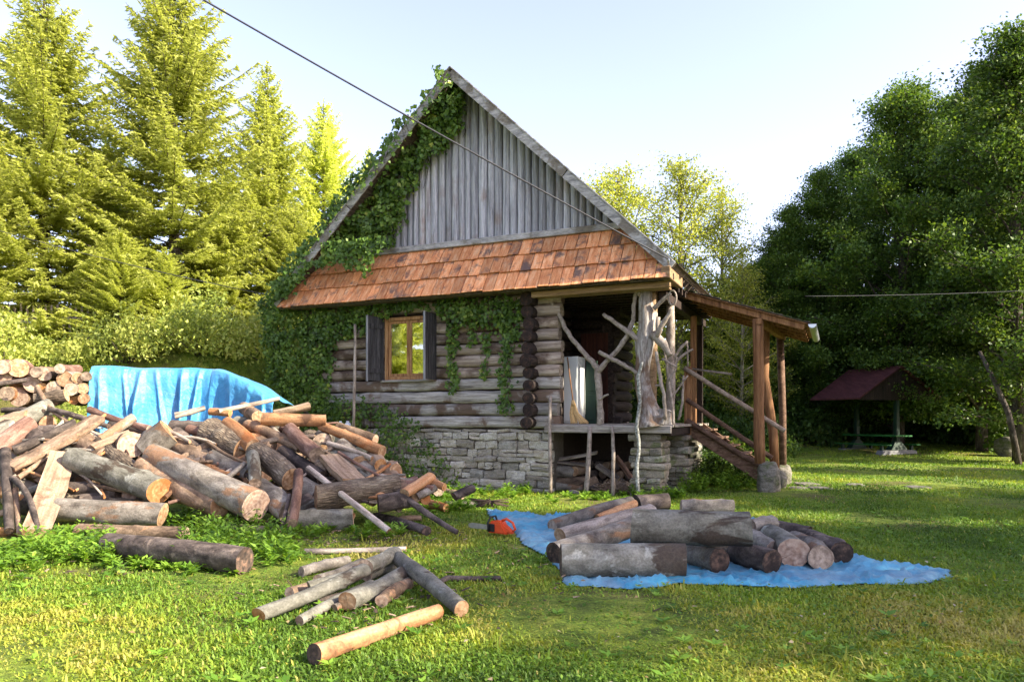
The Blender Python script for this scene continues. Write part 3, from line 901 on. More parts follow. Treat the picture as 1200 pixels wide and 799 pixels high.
for i in range(n):
    t0 = 2.66 + i * (2.40 / n); t1 = t0 + 2.40 / n + .03
    for k in range(9):
        w0 = 1.45 + k * .31; w1 = w0 + .30
        j = R.uniform(-.006, .006)
        lt.hexa([(t0, w0, lz(t0) + .095 + j), (t1, w0, lz(t1) + .105 + j), (t1, w1, lz(t1) + .105 + j), (t0, w1, lz(t0) + .095 + j), (t0, w0, lz(t0) + .11 + j), (t1, w0, lz(t1) + .135 + j), (t1, w1, lz(t1) + .135 + j), (t0, w1, lz(t0) + .11 + j)])
ltr = lt.build('porch_roof', M['shingle'], cabin)
mb = MB()
for k in range(10):
    w0 = 1.47 + k * .275; mb.hexa([(2.66, w0, lz(2.66) + .065), (5.05, w0, lz(5.05) + .065), (5.05, w0 + .265, lz(5.05) + .065), (2.66, w0 + .265, lz(2.66) + .065), (2.66, w0, lz(2.66) + .09), (5.05, w0, lz(5.05) + .09), (5.05, w0 + .265, lz(5.05) + .09), (2.66, w0 + .265, lz(2.66) + .09)])
mb.build('sheathing', M['post_wood'], ltr)
for w in (1.58, 2.2, 2.85, 3.5, 4.1):
    mb = MB(); mb.beam((2.45, w, lz(2.45) - .0), (4.98, w, lz(4.98)), .10, .125); mb.build('rafter', M['post_wood'], ltr, .01)
mb = MB(); mb.beam((4.12, 1.5, lz(4.12) - .13), (4.42, 4.2, lz(4.42) - .10), .12, .13); mb.build('purlin', M['post_wood'], ltr, .01)
mb = MB()
prof = [(math.cos(a) * .075, math.sin(a) * .075) for a in [PI + PI * i / 8 for i in range(9)]]
vs = []; fs = []
for wv in (1.38, 4.3):
    for r_ in (1, .93):
        for x, z in prof: vs.append((5.13 + x * r_, wv, lz(5.06) + .06 + z * r_))
for i in range(8):
    fs += [(i, i + 1, 19 + i - 0, 18 + i), (9 + i, 27 + i, 28 + i, 10 + i), (i, 9 + i, 10 + i, i + 1), (18 + i, 19 + i, 28 + i, 27 + i)]
fs += [(0, 18, 27, 9), (8, 17, 35, 26)]
mb.add(vs, fs); mb.add([(5.13 + x, 1.379, lz(5.06) + .06 + z) for x, z in prof], [tuple(range(9))]); mb.build('gutter', M['galv'], ltr)
mb = MB(); bumpy_log(mb, (4.13, 1.62, .58), (4.10, 1.62, lz(4.1) - .08), .105, 12, 1, 0, .06); mb.build('porch_post', M['post_wood'], cabin)
mb = MB(); mb.tube([(4.34, 2.8, .3), (4.30, 2.8, 1.2), (4.12, 2.8, 2.4), (4.15, 2.8, lz(4.15) - .06)], [.10, .10, .09, .09], 12, 0, .06); mb.build('porch_post', M['post_wood'], cabin)
mb = MB(); mb.tube([(4.42, 4.0, .35), (4.42, 4.0, 1.6), (4.36, 4.0, lz(4.36) - .04)], [.085, .08, .08], 12, 0, .05); mb.build('porch_post', M['stair_wood'], cabin)
# stairs
st = empty('stairs'); st.parent = cabin
mb = MB(); mb.beam((2.62, 1.98, 1.30), (4.25, 1.98, .22), .06, .26); mb.build('stringer', M['stair_wood'], st, .008)
mb = MB(); mb.beam((2.62, 3.3, 1.30), (4.25, 3.3, .22), .06, .26); mb.build('stringer', M['stair_wood'], st, .008)
for i in range(6):
    mb = MB(); tt = 2.75 + i * .255; zz = 1.22 - i * .172; mb.box((tt, 1.9, zz), (tt + .29, 3.4, zz + .045)); mb.build('tread', M['stair_wood'], st, .006)
mb = MB(); bumpy_log(mb, (2.55, 1.9, 2.58), (4.6, 1.84, 1.24), .05, 10, 1, 0, .06); mb.build('handrail', M['rail_wood'], st)
mb = MB(); bumpy_log(mb, (2.6, 1.9, 1.9), (4.35, 1.86, .68), .052, 10, 1, 0, .06); mb.build('handrail', M['stair_wood'], st)
mb = MB(); bumpy_log(mb, (2.6, 1.9, 1.45), (4.3, 1.87, .40), .06, 10, 1, 0, .06); mb.build('handrail', M['stair_wood'], st)
mb = MB(); bumpy_log(mb, (2.5, 2.4, 2.62), (3.5, 2.2, 2.45), .025, 8, 1, 0, .06); mb.build('handrail', M['branch'], st)

# --- gable end insulator for the cable
mb = MB(); mb.tube([(ER - .05, WF - .05, 4.30), (ER - .02, WF - .2, 4.36)], .02, 8); mb.build('insulator', M['galv'], cabin)

# ================================================================== LOGS
ENDS = {'grey': 'end_grey', 'greygreen': 'end_grey', 'brown': 'end_pink', 'dark': 'end_dark', 'furrowed': 'end_fresh', 'peeled': 'end_orange', 'pale': 'end_fresh', 'stick': 'end_fresh', 'red': 'end_grey'}


def log(p1, p2, r1, r2, kind, label, group, name='log', ends=None, bend=.02, shape='round', knots=2, cat='log', tilt=.2, n=18):
    """a log: bark is its own mesh, along local +Z from p1; each cut face a child"""
    p1, p2 = Vector(p1), Vector(p2)
    L = (p2 - p1).length
    q = (p2 - p1).to_track_quat('Z', 'X') @ Quaternion((0, 0, 1), R.uniform(0, 6.28) if shape == 'round' else R.uniform(-.5, .5) + PI / 2)
    ends = ends or (ENDS[kind], ENDS[kind])
    prof = []; flat = []
    if shape == 'round':
        a2, a3, f2, f3 = R.uniform(.0, .05), R.uniform(0, .035), R.uniform(0, 6), R.uniform(0, 6)
        for k in range(n):
            a = 2 * PI * k / n
            m = 1 + a2 * math.sin(2 * a + f2) + a3 * math.sin(3 * a + f3)
            prof.append((math.cos(a) * m, math.sin(a) * m)); flat.append(0)
    else:
        sp = {'half': PI, 'wedge': 1.7, 'plank': 0}[shape]
        if shape == 'plank':
            prof = [(-1, -.32), (-.3, -.38), (.4, -.34), (1, -.3), (1.02, .1), (.9, .34), (.2, .36), (-.5, .38), (-1, .3)]; flat = [1 if kind == 'pale' else 0] * 9
        else:
            m = 9
            for k in range(m):
                a = PI / 2 - sp / 2 + sp * k / (m - 1)
                prof.append((math.cos(a) * 1.25, math.sin(a) * 1.25 - .45)); flat.append(0)
            if shape == 'wedge': prof += [(-.35, .0 - .2), (0, -.45), (.35, -.2)]; flat += [1, 1, 1]; flat[m - 1] = 1
            else: prof += [(-.6, -.42), (0, -.47), (.6, -.42)]; flat += [1, 1, 1]; flat[m - 1] = 1
    n = len(prof)
    segs = max(4, min(26, int(L / .055))) if n >= 16 else max(4, min(14, int(L / .10)))
    kn = [(R.uniform(.12, .88), R.uniform(0, n), R.uniform(.10, .28)) for _ in range(knots + 1)] if r1 > .05 else []
    bx, by = R.uniform(-1, 1) * bend * L, R.uniform(-1, 1) * bend * L
    ta = [R.uniform(-tilt, tilt) for _ in range(4)]
    V = []; prev = [0] * n; wob, wf, wp = R.uniform(.008, .03) * (1 if r1 < .1 else .4), R.uniform(4, 11), R.uniform(0, 6)
    for i in range(segs + 1):
        s = i / segs; r = r1 + (r2 - r1) * s
        ox, oy = bx * math.sin(PI * s), by * math.sin(PI * s)
        for k in range(n):
            prev[k] = prev[k] * .75 + R.uniform(-.02, .02)
            b = 1 + prev[k] + wob * math.sin(s * wf + wp)
            for ks, kk, ka in kn:
                dk = min(abs(k - kk), n - abs(k - kk))
                b += ka * math.exp(-((s - ks) * L / (.5 * r1)) ** 2 - (dk / 1.5) ** 2)
            x, y = prof[k][0] * r * b, prof[k][1] * r * b
            z = s * L
            if i == 0: z += ta[0] * x + ta[1] * y
            if i == segs: z += ta[2] * x + ta[3] * y
            V.append((x + ox, y + oy, z))
    Fc = []; mi = []
    for i in range(segs):
        for k in range(n):
            k2 = (k + 1) % n
            Fc.append((i * n + k, i * n + k2, (i + 1) * n + k2, (i + 1) * n + k)); mi.append(flat[k])
    me = bpy.data.meshes.new(name); me.from_pydata(V, [], Fc)
    me.polygons.foreach_set('use_smooth', [shape == 'round'] * len(Fc))
    o = link(name, me, None, [M[kind], M['pale']]); me.polygons.foreach_set('material_index', mi)
    o.location = p1; o.rotation_mode = 'QUATERNION'; o.rotation_quaternion = q
    tag(o, label, cat, group)
    for e, (base, mat) in enumerate(((0, ends[0]), (segs * n, ends[1]))):
        vs = []; fs = []
        ctr = Vector((0, 0, 0))
        for k in range(n): ctr += Vector(V[base + k]) / n
        for k in range(n): vs.append(Vector(V[base + k]))
        for k in range(n): vs.append(ctr.lerp(Vector(V[base + k]), .55) + Vector((0, 0, R.uniform(-.02, .02) * r1)))
        vs.append(ctr)
        for k in range(n):
            k2 = (k + 1) % n
            a = [(k, k2, n + k2, n + k), (n + k, n + k2, 2 * n)]
            fs += [t[::-1] for t in a] if e == 0 else a
        vs = [v - ctr for v in vs]
        em = bpy.data.meshes.new('cut_end'); em.from_pydata([tuple(v) for v in vs], [], fs)
        c = link('cut_end', em, o, [M[mat]]); c.location = ctr
    return o


GH = 'logs in the big heap before the cabin'


def plane_d(py): return 7.36 / (.63 + (py - HY) / F)


def hl(x1, y1, x2, y2, r, kind, label, o1=0., o2=0., r2=None, base=None, **k):
    """a log of the heap, its axis ends in photo points, o1/o2: metres behind the face of the heap"""
    d1, d2 = plane_d(y1) + o1, plane_d(y2) + o2
    r1 = r / F * d1; rr2 = (r2 or r) / F * d2
    p1, p2 = W(x1, y1, d1), W(x2, y2, d2)
    p1.z = max(p1.z, r1 * .8); p2.z = max(p2.z, rr2 * .8)
    return log(p1, p2, r1, rr2, kind, label, GH, **k)


def gl(x1, y1, r1, x2, y2, r2, kind, label, group, h1=0., h2=0., **k):
    """a log lying on the ground, or h metres above it, from photo points of its axis ends"""
    def pt(x, y, r, h):
        d = (CAMH - h) * F / (y + r - HY)
        return W(x, y, d), r / F * d
    a, ra = pt(x1, y1, r1, h1); b, rb = pt(x2, y2, r2, h2)
    return log(a, b, ra, rb, kind, label, group, **k)


# --- the heap: pieces one can tell apart
hl(86, 538, 187, 575, 14, 'greygreen', 'thick grey log sloping down to an orange cut end above the horizontal grey log', -.25, -.25, 15.5, ends=('end_grey', 'end_orange'))
hl(68, 597, 191, 603, 13.5, 'grey', 'long grey log lying level near the ground at the heap front left', -.15, -.15, ends=('end_grey', 'end_fresh'))
gl(93, 622, 9, 217, 625, 9, 'brown', 'dark brown log lying level just behind the nearest grass bound log', GH)
gl(128, 638, 14, 287, 657, 17, 'dark', 'mossy dark log lying alone in tall weeds nearest the heap front', 'logs lying before the heap', ends=('end_dark', 'end_dark'))
hl(179, 535, 300, 592, 15, 'grey', 'long grey log sloping right to a flared pale end in the heap front', -.15, -.3, 19, ends=('end_grey', 'end_pink'))
hl(165, 548, 258, 594, 13, 'brown', 'brown log with a dark knot hole just below the long flared grey log', -.05, -.05, ends=('end_grey', 'end_fresh'))
hl(140, 526, 154, 521, 15, 'brown', 'short upright facing stump with a round pinkish cut face at the left middle', .55, -.1, 15, ends=('end_grey', 'end_pink'))
hl(172, 528, 200, 506, 15, 'grey', 'stout grey log pointing up right with a ringed beige cut face', .2, -.2, 17, ends=('end_grey', 'end_fresh'))
hl(12, 548, 115, 490, 9, 'brown', 'long hewn plank like timber slanting up across the left of the heap', -.3, -.2, 11, shape='plank')
hl(74, 533, 42, 625, 11, 'pale', 'pale split timber propped steeply at the left front of the heap', -.15, -.45, 12, shape='half')
hl(108, 524, 152, 507, 9, 'pale', 'pale split wedge lying beside the round pinkish cut face', -.1, -.1, shape='wedge')
hl(70, 572, 140, 578, 8, 'dark', 'thin dark log in shadow between two thick grey logs at left', .1, .1)
hl(6, 528, 11, 622, 6, 'dark', 'thick dark pole standing upright at the left front of the heap', -.25, -.4, 5, name='stick', cat='stick')
hl(15, 560, 45, 622, 3.6, 'dark', 'bent dark stick crossing the upright pole at far left', -.4, -.5, 3, name='stick', cat='stick', bend=.06)
hl(18, 573, 23, 625, 3, 'brown', 'thin brown stick between dark pole and bent stick at far left', -.35, -.42, 3, name='stick', cat='stick')
hl(-14, 634, 22, 628, 9, 'peeled', 'orange split block at the very left edge of the heap foot', -.1, -.1, shape='half')
hl(-12, 604, 14, 596, 6, 'pale', 'small split end of wood poking in at far left', -.1, -.2, shape='wedge')
hl(-15, 499, 32, 490, 9, 'pale', 'pale barkless log high up at the far left edge', -.1, -.1, 10, shape='round')
hl(-10, 528, 36, 497, 11, 'red', 'reddish log rising right at the far left of the heap', -.05, -.05)
hl(16, 528, 88, 495, 6, 'dark', 'dark crooked branch wood above the hewn timber', -.1, -.1, 5, bend=.05)
hl(40, 468, 78, 463, 6.5, 'furrowed', 'short furrowed log lying level below the left stack', .1, .1, 7)
hl(105, 480, 175, 502, 4.2, 'red', 'slim reddish pole sloping right below the tarp', .0, .0, 4)
hl(116, 516, 156, 490, 5, 'grey', 'slim grey pole rising right to a pinkish end below the tarp', -.15, -.1, 6, ends=('end_grey', 'end_pink'))
hl(128, 497, 190, 508, 4, 'dark', 'slim dark pole under the reddish pole below the tarp', .1, .1, 4)
hl(60, 480, 128, 500, 3.5, 'dark', 'knobbly dark branch lying across the upper left', -.05, -.05, 3, name='branch', cat='branch', bend=.06)
hl(-8, 451, 32, 445, 3, 'dark', 'thin dark stick lying on the left stack', -.35, -.35, 2.5, name='stick', cat='stick')
hl(246, 482, 270, 484, 4.5, 'peeled', 'short pale end of pole under the right part of the tarp', .0, .0, 4.5)
hl(246, 508, 289, 528, 19, 'furrowed', 'stout furrowed log in the upper middle of the heap', .15, .1, 18)
hl(267, 497, 297, 524, 8.5, 'peeled', 'half peeled log sloping right in the top middle of the heap', -.1, -.15, 9.5, ends=('end_pink', 'end_fresh'))
hl(307, 491, 382, 493, 8, 'peeled', 'honey coloured peeled log lying level on top of the heap', -.3, -.25, 7, ends=('end_orange', 'end_fresh'))
hl(320, 483, 362, 474, 6.5, 'pale', 'pale split wedge on the very top of the heap', -.05, -.05, 8, shape='wedge')
hl(286, 478, 303, 489, 7, 'brown', 'short log with a round cut face beside the honey coloured top log', .45, -.2, 7.5, ends=('end_grey', 'end_fresh'))
hl(256, 482, 327, 467, 3, 'stick', 'thin bare branch jutting right past the top of the heap', -.1, .1, 2.2, name='branch', cat='branch', bend=.03)
hl(376, 499, 448, 529, 5.5, 'peeled', 'long peeled pole sloping right along the heap shoulder', -.05, -.1, 7.5, ends=('end_fresh', 'end_fresh'))
hl(436, 532, 446, 545, 7, 'pale', 'short block with a vivid orange cut face at the right shoulder', .3, -.1, 7.5, ends=('end_grey', 'end_orange'))
hl(339, 502, 371, 533, 8, 'red', 'dark reddish log sloping right to a round brown end in the upper right', -.25, -.3, 9.5, ends=('end_grey', 'end_grey'))
hl(290, 497, 352, 525, 6, 'brown', 'slim brown log sloping right beneath the honey coloured log', -.05, -.05, 6)
hl(384, 519, 436, 537, 3, 'stick', 'thin bare branch beneath the long peeled pole', -.15, -.15, 3, name='branch', cat='branch')
hl(300, 530, 341, 561, 14, 'furrowed', 'stout furrowed log sloping right to a brown end, heap middle', -.1, -.2, 13.5, ends=('end_grey', 'end_fresh'))
hl(386, 537, 415, 566, 12, 'pale', 'big pale split piece in the right half of the heap', -.1, -.2, 12, shape='half')
hl(400, 528, 421, 547, 13, 'grey', 'thick log with a large brown cut face behind the pale split piece', .3, .05, 13, ends=('end_grey', 'end_fresh'))
hl(370, 583, 464, 568, 15, 'furrowed', 'thick furrowed log lying across the heap foot with a broad brown cut face', -.25, -.05, 13.5, ends=('end_fresh', 'end_grey'))
hl(366, 546, 376, 548, 7, 'brown', 'small round brown cut face looking out of the middle', .5, -.05, 7.5, ends=('end_grey', 'end_grey'))
gl(337, 610, 12.5, 414, 608, 12.5, 'greygreen', 'smooth grey log lying on the ground at the heap foot', GH)
hl(361, 548, 456, 622, 3.4, 'stick', 'long straight bare pole leaning down the right front of the heap', -.4, -.3, 3.8, name='pole', cat='pole', bend=.004)
hl(350, 553, 342, 613, 5.5, 'red', 'short reddish pole standing upright against the heap middle', -.45, -.5, 6.5, name='pole', cat='pole')
hl(339, 580, 331, 616, 2.4, 'dark', 'short dark stick upright left of the reddish upright pole', -.35, -.45, 2.6, name='stick', cat='stick')
hl(296, 533, 299, 566, 7, 'greygreen', 'short grey post standing upright in the heap middle', -.4, -.45, 7, ends=('end_grey', 'end_grey'))
hl(267, 559, 287, 543, 3, 'grey', 'thin grey stick rising to the short upright post', -.3, -.35, 3, name='stick', cat='stick')
hl(248, 535, 292, 556, 9, 'grey', 'medium grey log sloping right beneath the stout furrowed log', .0, .0, 9)
hl(304, 574, 340, 600, 14, 'grey', 'fat grey log sloping into the ground right of the flared log', -.0, -.05, 14)
hl(443, 590, 480, 584, 10, 'dark', 'dark round log low at the right end of the heap', .0, .0, 10)
hl(466, 576, 536, 624, 4, 'dark', 'bare crooked dark branch sprawling off the right end of the heap', -.1, .0, 3, name='branch', cat='branch', bend=.04)
hl(474, 578, 505, 559, 6, 'peeled', 'short peeled log rising right at the right end of the heap', -.2, -.1, 6.5, ends=('end_fresh', 'end_fresh'))
hl(458, 546, 464, 550, 7, 'pale', 'little round cut face up at the right end', .4, -.1, 7, ends=('end_grey', 'end_fresh'))
hl(470, 560, 472, 572, 6, 'brown', 'stubby knotty block beside the short peeled log', .2, .0, 7)
gl(440, 605, 5, 500, 622, 5.5, 'dark', 'scaly dark pole in the grass at the right foot of the heap', GH)
gl(468, 607, 5, 494, 606, 5, 'pale', 'pale sliver lying below the crooked branch', GH, shape='wedge')
gl(490, 589, 5.5, 523, 595, 5, 'peeled', 'pale peeled stick of wood on the grass right of the heap', GH)
gl(523, 592, 5, 562, 589, 4, 'grey', 'grey log end lying in grass between heap and blue tarp', GH)
hl(484, 578, 488, 582, 6, 'brown', 'small cut face low beside the short peeled log', .4, .05, 6, ends=('end_grey', 'end_fresh'))
gl(506, 571, 6, 514, 575, 6.5, 'red', 'small reddish log with dark end farthest right by the stone base', GH, h1=.1, h2=.1)
gl(520, 576, 5, 545, 581, 5.5, 'brown', 'brown log end beside the stone base at the rightmost heap tip', GH)
gl(250, 612, 6, 317, 614, 6, 'red', 'pinkish pole lying level in the weeds at the heap foot', GH)
gl(262, 618, 5, 326, 622, 5.5, 'dark', 'dark pole lying under the pinkish pole at the heap foot', GH)
gl(357, 646, 3.6, 476, 643, 3.2, 'stick', 'long straight pinkish pole lying on the lawn behind the small pile', 'logs lying before the heap', name='pole', cat='pole', bend=.006)
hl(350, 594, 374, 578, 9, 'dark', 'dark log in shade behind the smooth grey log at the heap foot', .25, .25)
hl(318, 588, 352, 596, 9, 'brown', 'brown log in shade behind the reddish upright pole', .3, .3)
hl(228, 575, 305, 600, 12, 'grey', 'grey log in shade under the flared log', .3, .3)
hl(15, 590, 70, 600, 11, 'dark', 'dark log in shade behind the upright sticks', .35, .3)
hl(205, 520, 246, 545, 12, 'brown', 'brown log lying behind the ringed beige face', .25, .2)
hl(222, 503, 252, 510, 6, 'red', 'short reddish billet lying below the tarp edge', .05, .05)
hl(200, 545, 236, 540, 5, 'dark', 'small dark billet wedged above the flared log', .0, .0)
hl(270, 515, 318, 524, 10, 'brown', 'brown log across the heap middle under the top logs', .1, .1)
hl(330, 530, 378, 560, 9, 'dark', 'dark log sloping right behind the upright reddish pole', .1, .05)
hl(395, 500, 440, 515, 6, 'brown', 'slim brown log under the long peeled pole', .2, .2)
hl(420, 570, 470, 592, 8, 'grey', 'grey log end low behind the leaning bare pole', .2, .15)
hl(205, 487, 240, 478, 4, 'stick', 'thin bare pole resting against the tarp', -.05, -.05, 3, name='pole', cat='pole')

# --- stack of cut logs at the far left: their faces look this way
ST = [(21, 431, 10.5, 'end_fresh', 'largest pale round face on the top row of the left stack'), (51, 438, 8, 'end_pink', 'pale round face second along the top of the left stack'), (76, 444, 9, 'end_fresh', 'cracked beige face right of centre in the left stack'), (91, 443, 6, 'end_fresh', 'small pale face at the top right of the left stack'),
      (38, 450, 9, 'end_pink', 'pale face under the top row in the left stack'), (83, 456, 7, 'end_pink', 'bright oval face low at the right of the left stack'), (22, 466, 10, 'end_pink', 'pinkish round face lowest at the left of the stack'), (97, 455, 6, 'end_fresh', 'small face beside the tarp edge in the left stack'),
      (86, 467, 6.5, 'end_orange', 'orange face at the bottom right of the left stack'), (5, 441, 9, 'end_pink', 'pink grey face near the left edge of the stack'), (8, 461, 8, 'end_grey', 'grey face near the left edge under the thin stick'), (62, 455, 8, 'end_grey', 'shaded brownish face in the middle of the left stack'),
      (50, 455, 6, 'end_orange', 'small orange face in the middle of the left stack'), (70, 432, 5.5, 'end_grey', 'small face under the thin edge of the tarp'), (98, 467, 6, 'end_fresh', 'lowest small face beside the hanging tarp'), (-14, 447, 10, 'end_fresh', 'half cropped face at the very left edge of the stack'), (60, 468, 8, 'end_fresh', 'face behind the short furrowed log in the left stack'), (42, 436, 6, 'end_grey', 'small grey face between the two top faces of the stack'),
      (2, 430, 8, 'end_pink', 'face at the top left corner of the stack'), (101, 441, 5.5, 'end_grey', 'tiny grey face right under the tarp edge')]
for x, y, r, e, lab in ST:
    d = 12.7 + R.uniform(-.12, .1)
    p = W(x, y, d); a = Vector((R.uniform(-.5, -.1), 1, R.uniform(-.08, .06))).normalized()
    log(p + a * R.uniform(.7, .9), p, r / F * d * 1.02, r / F * d * 1.06, R.choice(['peeled', 'red', 'brown', 'grey']), lab, 'logs stacked at the far left', ends=('end_grey', e), knots=1, n=16)
# the wood under them and under the tarp, of which the photo shows next to nothing: one mass
mass = MB()
for j in range(5):
    for i in range(11):
        x = -8.9 + i * .245 + (j % 2) * .12; z = .14 + j * .27
        if x > -6.75 and j > 2: continue
        p = Vector((x + R.uniform(-.03, .03), 12.75 + R.uniform(-.08, .1), z)); r = R.uniform(.10, .13)
        mass.tube([p + Vector((-.2, .8, 0)), p], r, 12, R.choice([0, 1]), .06)
for j in range(8):
    for i in range(13):
        x = -7.75 + i * .27 + (j % 2) * .1; z = .14 + j * .275
        if x > -5.9 and z > 2.2 - .62 * ((x + 5.9) / 1.6) - .15: continue
        if z > 2.2 or x > -4.4: continue
        p = Vector((x, 13.75 + R.uniform(-.04, .06), z)); mass.tube([p + Vector((R.uniform(-.1, .1), .9, 0)), p], R.uniform(.11, .135), 10, R.choice([0, 1]), .06)
tag(mass.build('stacked_wood', [M['brown'], M['red']]), 'stacked logs hidden under the blue tarp and behind the heap', 'wood stack', kind='stuff')

used = set()
# --- buried logs filling the heap
poly = [(-20, 480), (60, 470), (110, 492), (180, 503), (240, 492), (290, 482), (370, 490), (440, 532), (462, 556), (520, 582), (470, 602), (420, 608), (320, 606), (220, 592), (60, 602), (-20, 612)]


def inside(p, x, y):
    c = False; j = len(p) - 1
    for i in range(len(p)):
        if (p[i][1] > y) != (p[j][1] > y) and x < (p[j][0] - p[i][0]) * (y - p[i][1]) / (p[j][1] - p[i][1]) + p[i][0]: c = not c
        j = i
    return c


tone = {'grey': 'grey barked', 'brown': 'brown barked', 'dark': 'dark barked', 'furrowed': 'furrowed', 'peeled': 'peeled orange', 'pale': 'pale split', 'red': 'reddish', 'greygreen': 'pale mossy'}
cnt = 0; tries = 0
while cnt < 105 and tries < 6000:
    tries += 1
    x, y = R.uniform(-20, 520), R.uniform(470, 610)
    if not inside(poly, x, y): continue
    r = R.choice([3.5, 5, 6.5, 8, 9.5, 11, 12.5]); kd = R.choice(['grey', 'brown', 'dark', 'furrowed', 'grey', 'brown', 'peeled', 'pale', 'red', 'greygreen', 'dark', 'furrowed']); half = R.uniform(18, 42)
    ang = R.choice([R.uniform(-.1, .12), R.uniform(.3, .75), R.uniform(-.65, -.3)])
    endon = R.random() < .3
    zone = 'at the left end' if x < 90 else 'left of the middle' if x < 200 else 'in the middle' if x < 310 else 'right of the middle' if x < 410 else 'at the right end'
    hgt = 'low' if y > 568 else 'halfway up' if y > 525 else 'high up'
    th = 'thin' if r < 5.5 else 'medium' if r < 9 else 'thick'
    ori = 'cut face outward' if endon else 'lying level' if abs(ang) < .2 else 'sloping down right' if ang > 0 else 'sloping down left'
    lab = f'{th} {tone[kd]} log {hgt} in the heap {zone}, {ori}'
    if lab in used: continue
    x1, y1, x2, y2 = x - half * math.cos(ang), y - half * math.sin(ang), x + half * math.cos(ang), y + half * math.sin(ang)
    if not endon and not (inside(poly, x1 * .9 + x * .1, y1 * .9 + y * .1) and inside(poly, x2 * .9 + x * .1, y2 * .9 + y * .1)): continue
    used.add(lab); cnt += 1
    o = R.uniform(.12, .42) if y > 500 else R.uniform(.05, .3)
    sh = 'round' if kd != 'pale' else R.choice(['half', 'wedge'])
    if endon: hl(x + R.uniform(-9, 9), y - R.uniform(0, 8), x, y, r, kd, lab, o + R.uniform(.5, .8), o, shape=sh, n=14)
    else: hl(x1, y1, x2, y2, r, kd, lab, o + R.uniform(-.08, .08), o + R.uniform(-.08, .08), r * R.uniform(.85, 1.1), shape=sh, n=14)

# --- the right tip of the heap, small pieces up to the stone base
poly2 = [(440, 548), (470, 548), (500, 562), (550, 572), (552, 584), (470, 598), (440, 592)]
cnt = 0; tries = 0
while cnt < 16 and tries < 900:
    tries += 1
    x, y = R.uniform(440, 552), R.uniform(548, 598)
    if not inside(poly2, x, y): continue
    r = R.choice([3.5, 4.5, 5.5, 6.5]); kd = R.choice(['brown', 'peeled', 'dark', 'red', 'grey', 'pale']); half = R.uniform(10, 22); ang = R.choice([R.uniform(-.1, .2), R.uniform(.25, .6), R.uniform(-.5, -.25)]); endon = R.random() < .4
    zone = 'beside the stone base' if x > 500 else 'before the creeper'
    hgt = 'upper' if y < 568 else 'lower'
    ori = 'cut face outward' if endon else 'level' if abs(ang) < .2 else 'sloping down right' if ang > 0 else 'sloping down left'
    lab = f"{'slim' if r < 5 else 'stubby'} {tone[kd]} billet, {hgt} heap tip {zone}, {ori}"
    if lab in used: continue
    used.add(lab); cnt += 1
    o = R.uniform(-.05, .2)
    if endon: hl(x + R.uniform(-6, 6), y - R.uniform(0, 5), x, y, r, kd, lab, o + .4, o, n=12)
    else: hl(x - half * math.cos(ang), y - half * math.sin(ang), x + half * math.cos(ang), y + half * math.sin(ang), r, kd, lab, o, o, n=12, shape='wedge' if kd == 'pale' else 'round')

# --- loose sticks strewn over the heap
sk_n = 0; tries = 0
while sk_n < 62 and tries < 4000:
    tries += 1
    x, y = R.uniform(-10, 480), R.uniform(474, 585)
    if not inside(poly, x, y): continue
    half = R.uniform(12, 34); ang = R.choice([R.uniform(-.15, .2), R.uniform(.3, .9), R.uniform(-.8, -.3)]); kd = R.choice(['dark', 'stick', 'stick', 'peeled', 'brown', 'red', 'grey']); r = R.uniform(1.3, 3.4)
    zone = 'at the left end' if x < 90 else 'left of the middle' if x < 200 else 'in the middle' if x < 310 else 'right of the middle' if x < 410 else 'at the right end'
    hgt = 'low' if y > 560 else 'halfway up' if y > 520 else 'high up'
    ori = 'level' if abs(ang) < .25 else 'pointing down right' if ang > 0 else 'pointing down left'
    lab = f"{'slender' if r > 2 else 'thin'} {dict(dark='dark', stick='bare pale', peeled='peeled tan', brown='brown', red='reddish', grey='grey')[kd]} stick {hgt} on the heap {zone}, {ori}"
    if lab in used: continue
    used.add(lab); sk_n += 1
    hl(x - half * math.cos(ang), y - half * math.sin(ang), x + half * math.cos(ang), y + half * math.sin(ang), r, kd, lab, R.uniform(-.12, .02), R.uniform(-.12, .02), r * .7, n=8, bend=.05, name='stick', cat='stick')

# --- small pile on the lawn
GP = 'poles of the small pile on the lawn'
gl(303, 720, 9, 428, 667, 8.5, 'greygreen', 'long half peeled log with an orange lower end, front left of the small pile', GP, h1=0, h2=.14, ends=('end_orange', 'end_grey'))
gl(351, 727, 6, 436, 684, 5.5, 'greygreen', 'thin grey pole nearest the viewer in the small pile', GP, ends=('end_pink', 'end_grey'))
gl(407, 704, 11.5, 476, 672, 11, 'greygreen', 'thickest grey log in the middle of the small pile with a brown cut face', GP, ends=('end_fresh', 'end_grey'))
gl(428, 664, 9, 464, 648, 8.5, 'greygreen', 'short grey log at the top of the small pile', GP, h1=.13, h2=.13)
gl(447, 704, 7.5, 478, 684, 7, 'brown', 'short brown pole right of the thickest log in the small pile', GP)
gl(468, 655, 9, 541, 713, 10, 'greygreen', 'grey log sloping right with knots across the small pile', GP, h1=.10, h2=.0, ends=('end_grey', 'end_fresh'))
gl(353, 670, 6.5, 408, 657, 6, 'grey', 'hindmost short pole at the back left of the small pile', GP)
gl(373, 680, 7, 424, 660, 6.5, 'grey', 'grey pole in the left middle of the small pile', GP, h1=.04, h2=.06)
gl(339, 695, 7, 383, 680, 6.5, 'brown', 'brown pole at the left side of the small pile', GP)
gl(430, 674, 7, 470, 659, 6.5, 'greygreen', 'grey pole under the top log of the small pile', GP, h1=.03, h2=.03)
gl(370, 705, 4.5, 440, 690, 4.5, 'dark', 'dark pole under the half peeled log of the small pile', GP)
gl(480, 662, 5.5, 505, 676, 5, 'dark', 'dark stub sticking out right behind the small pile', GP)
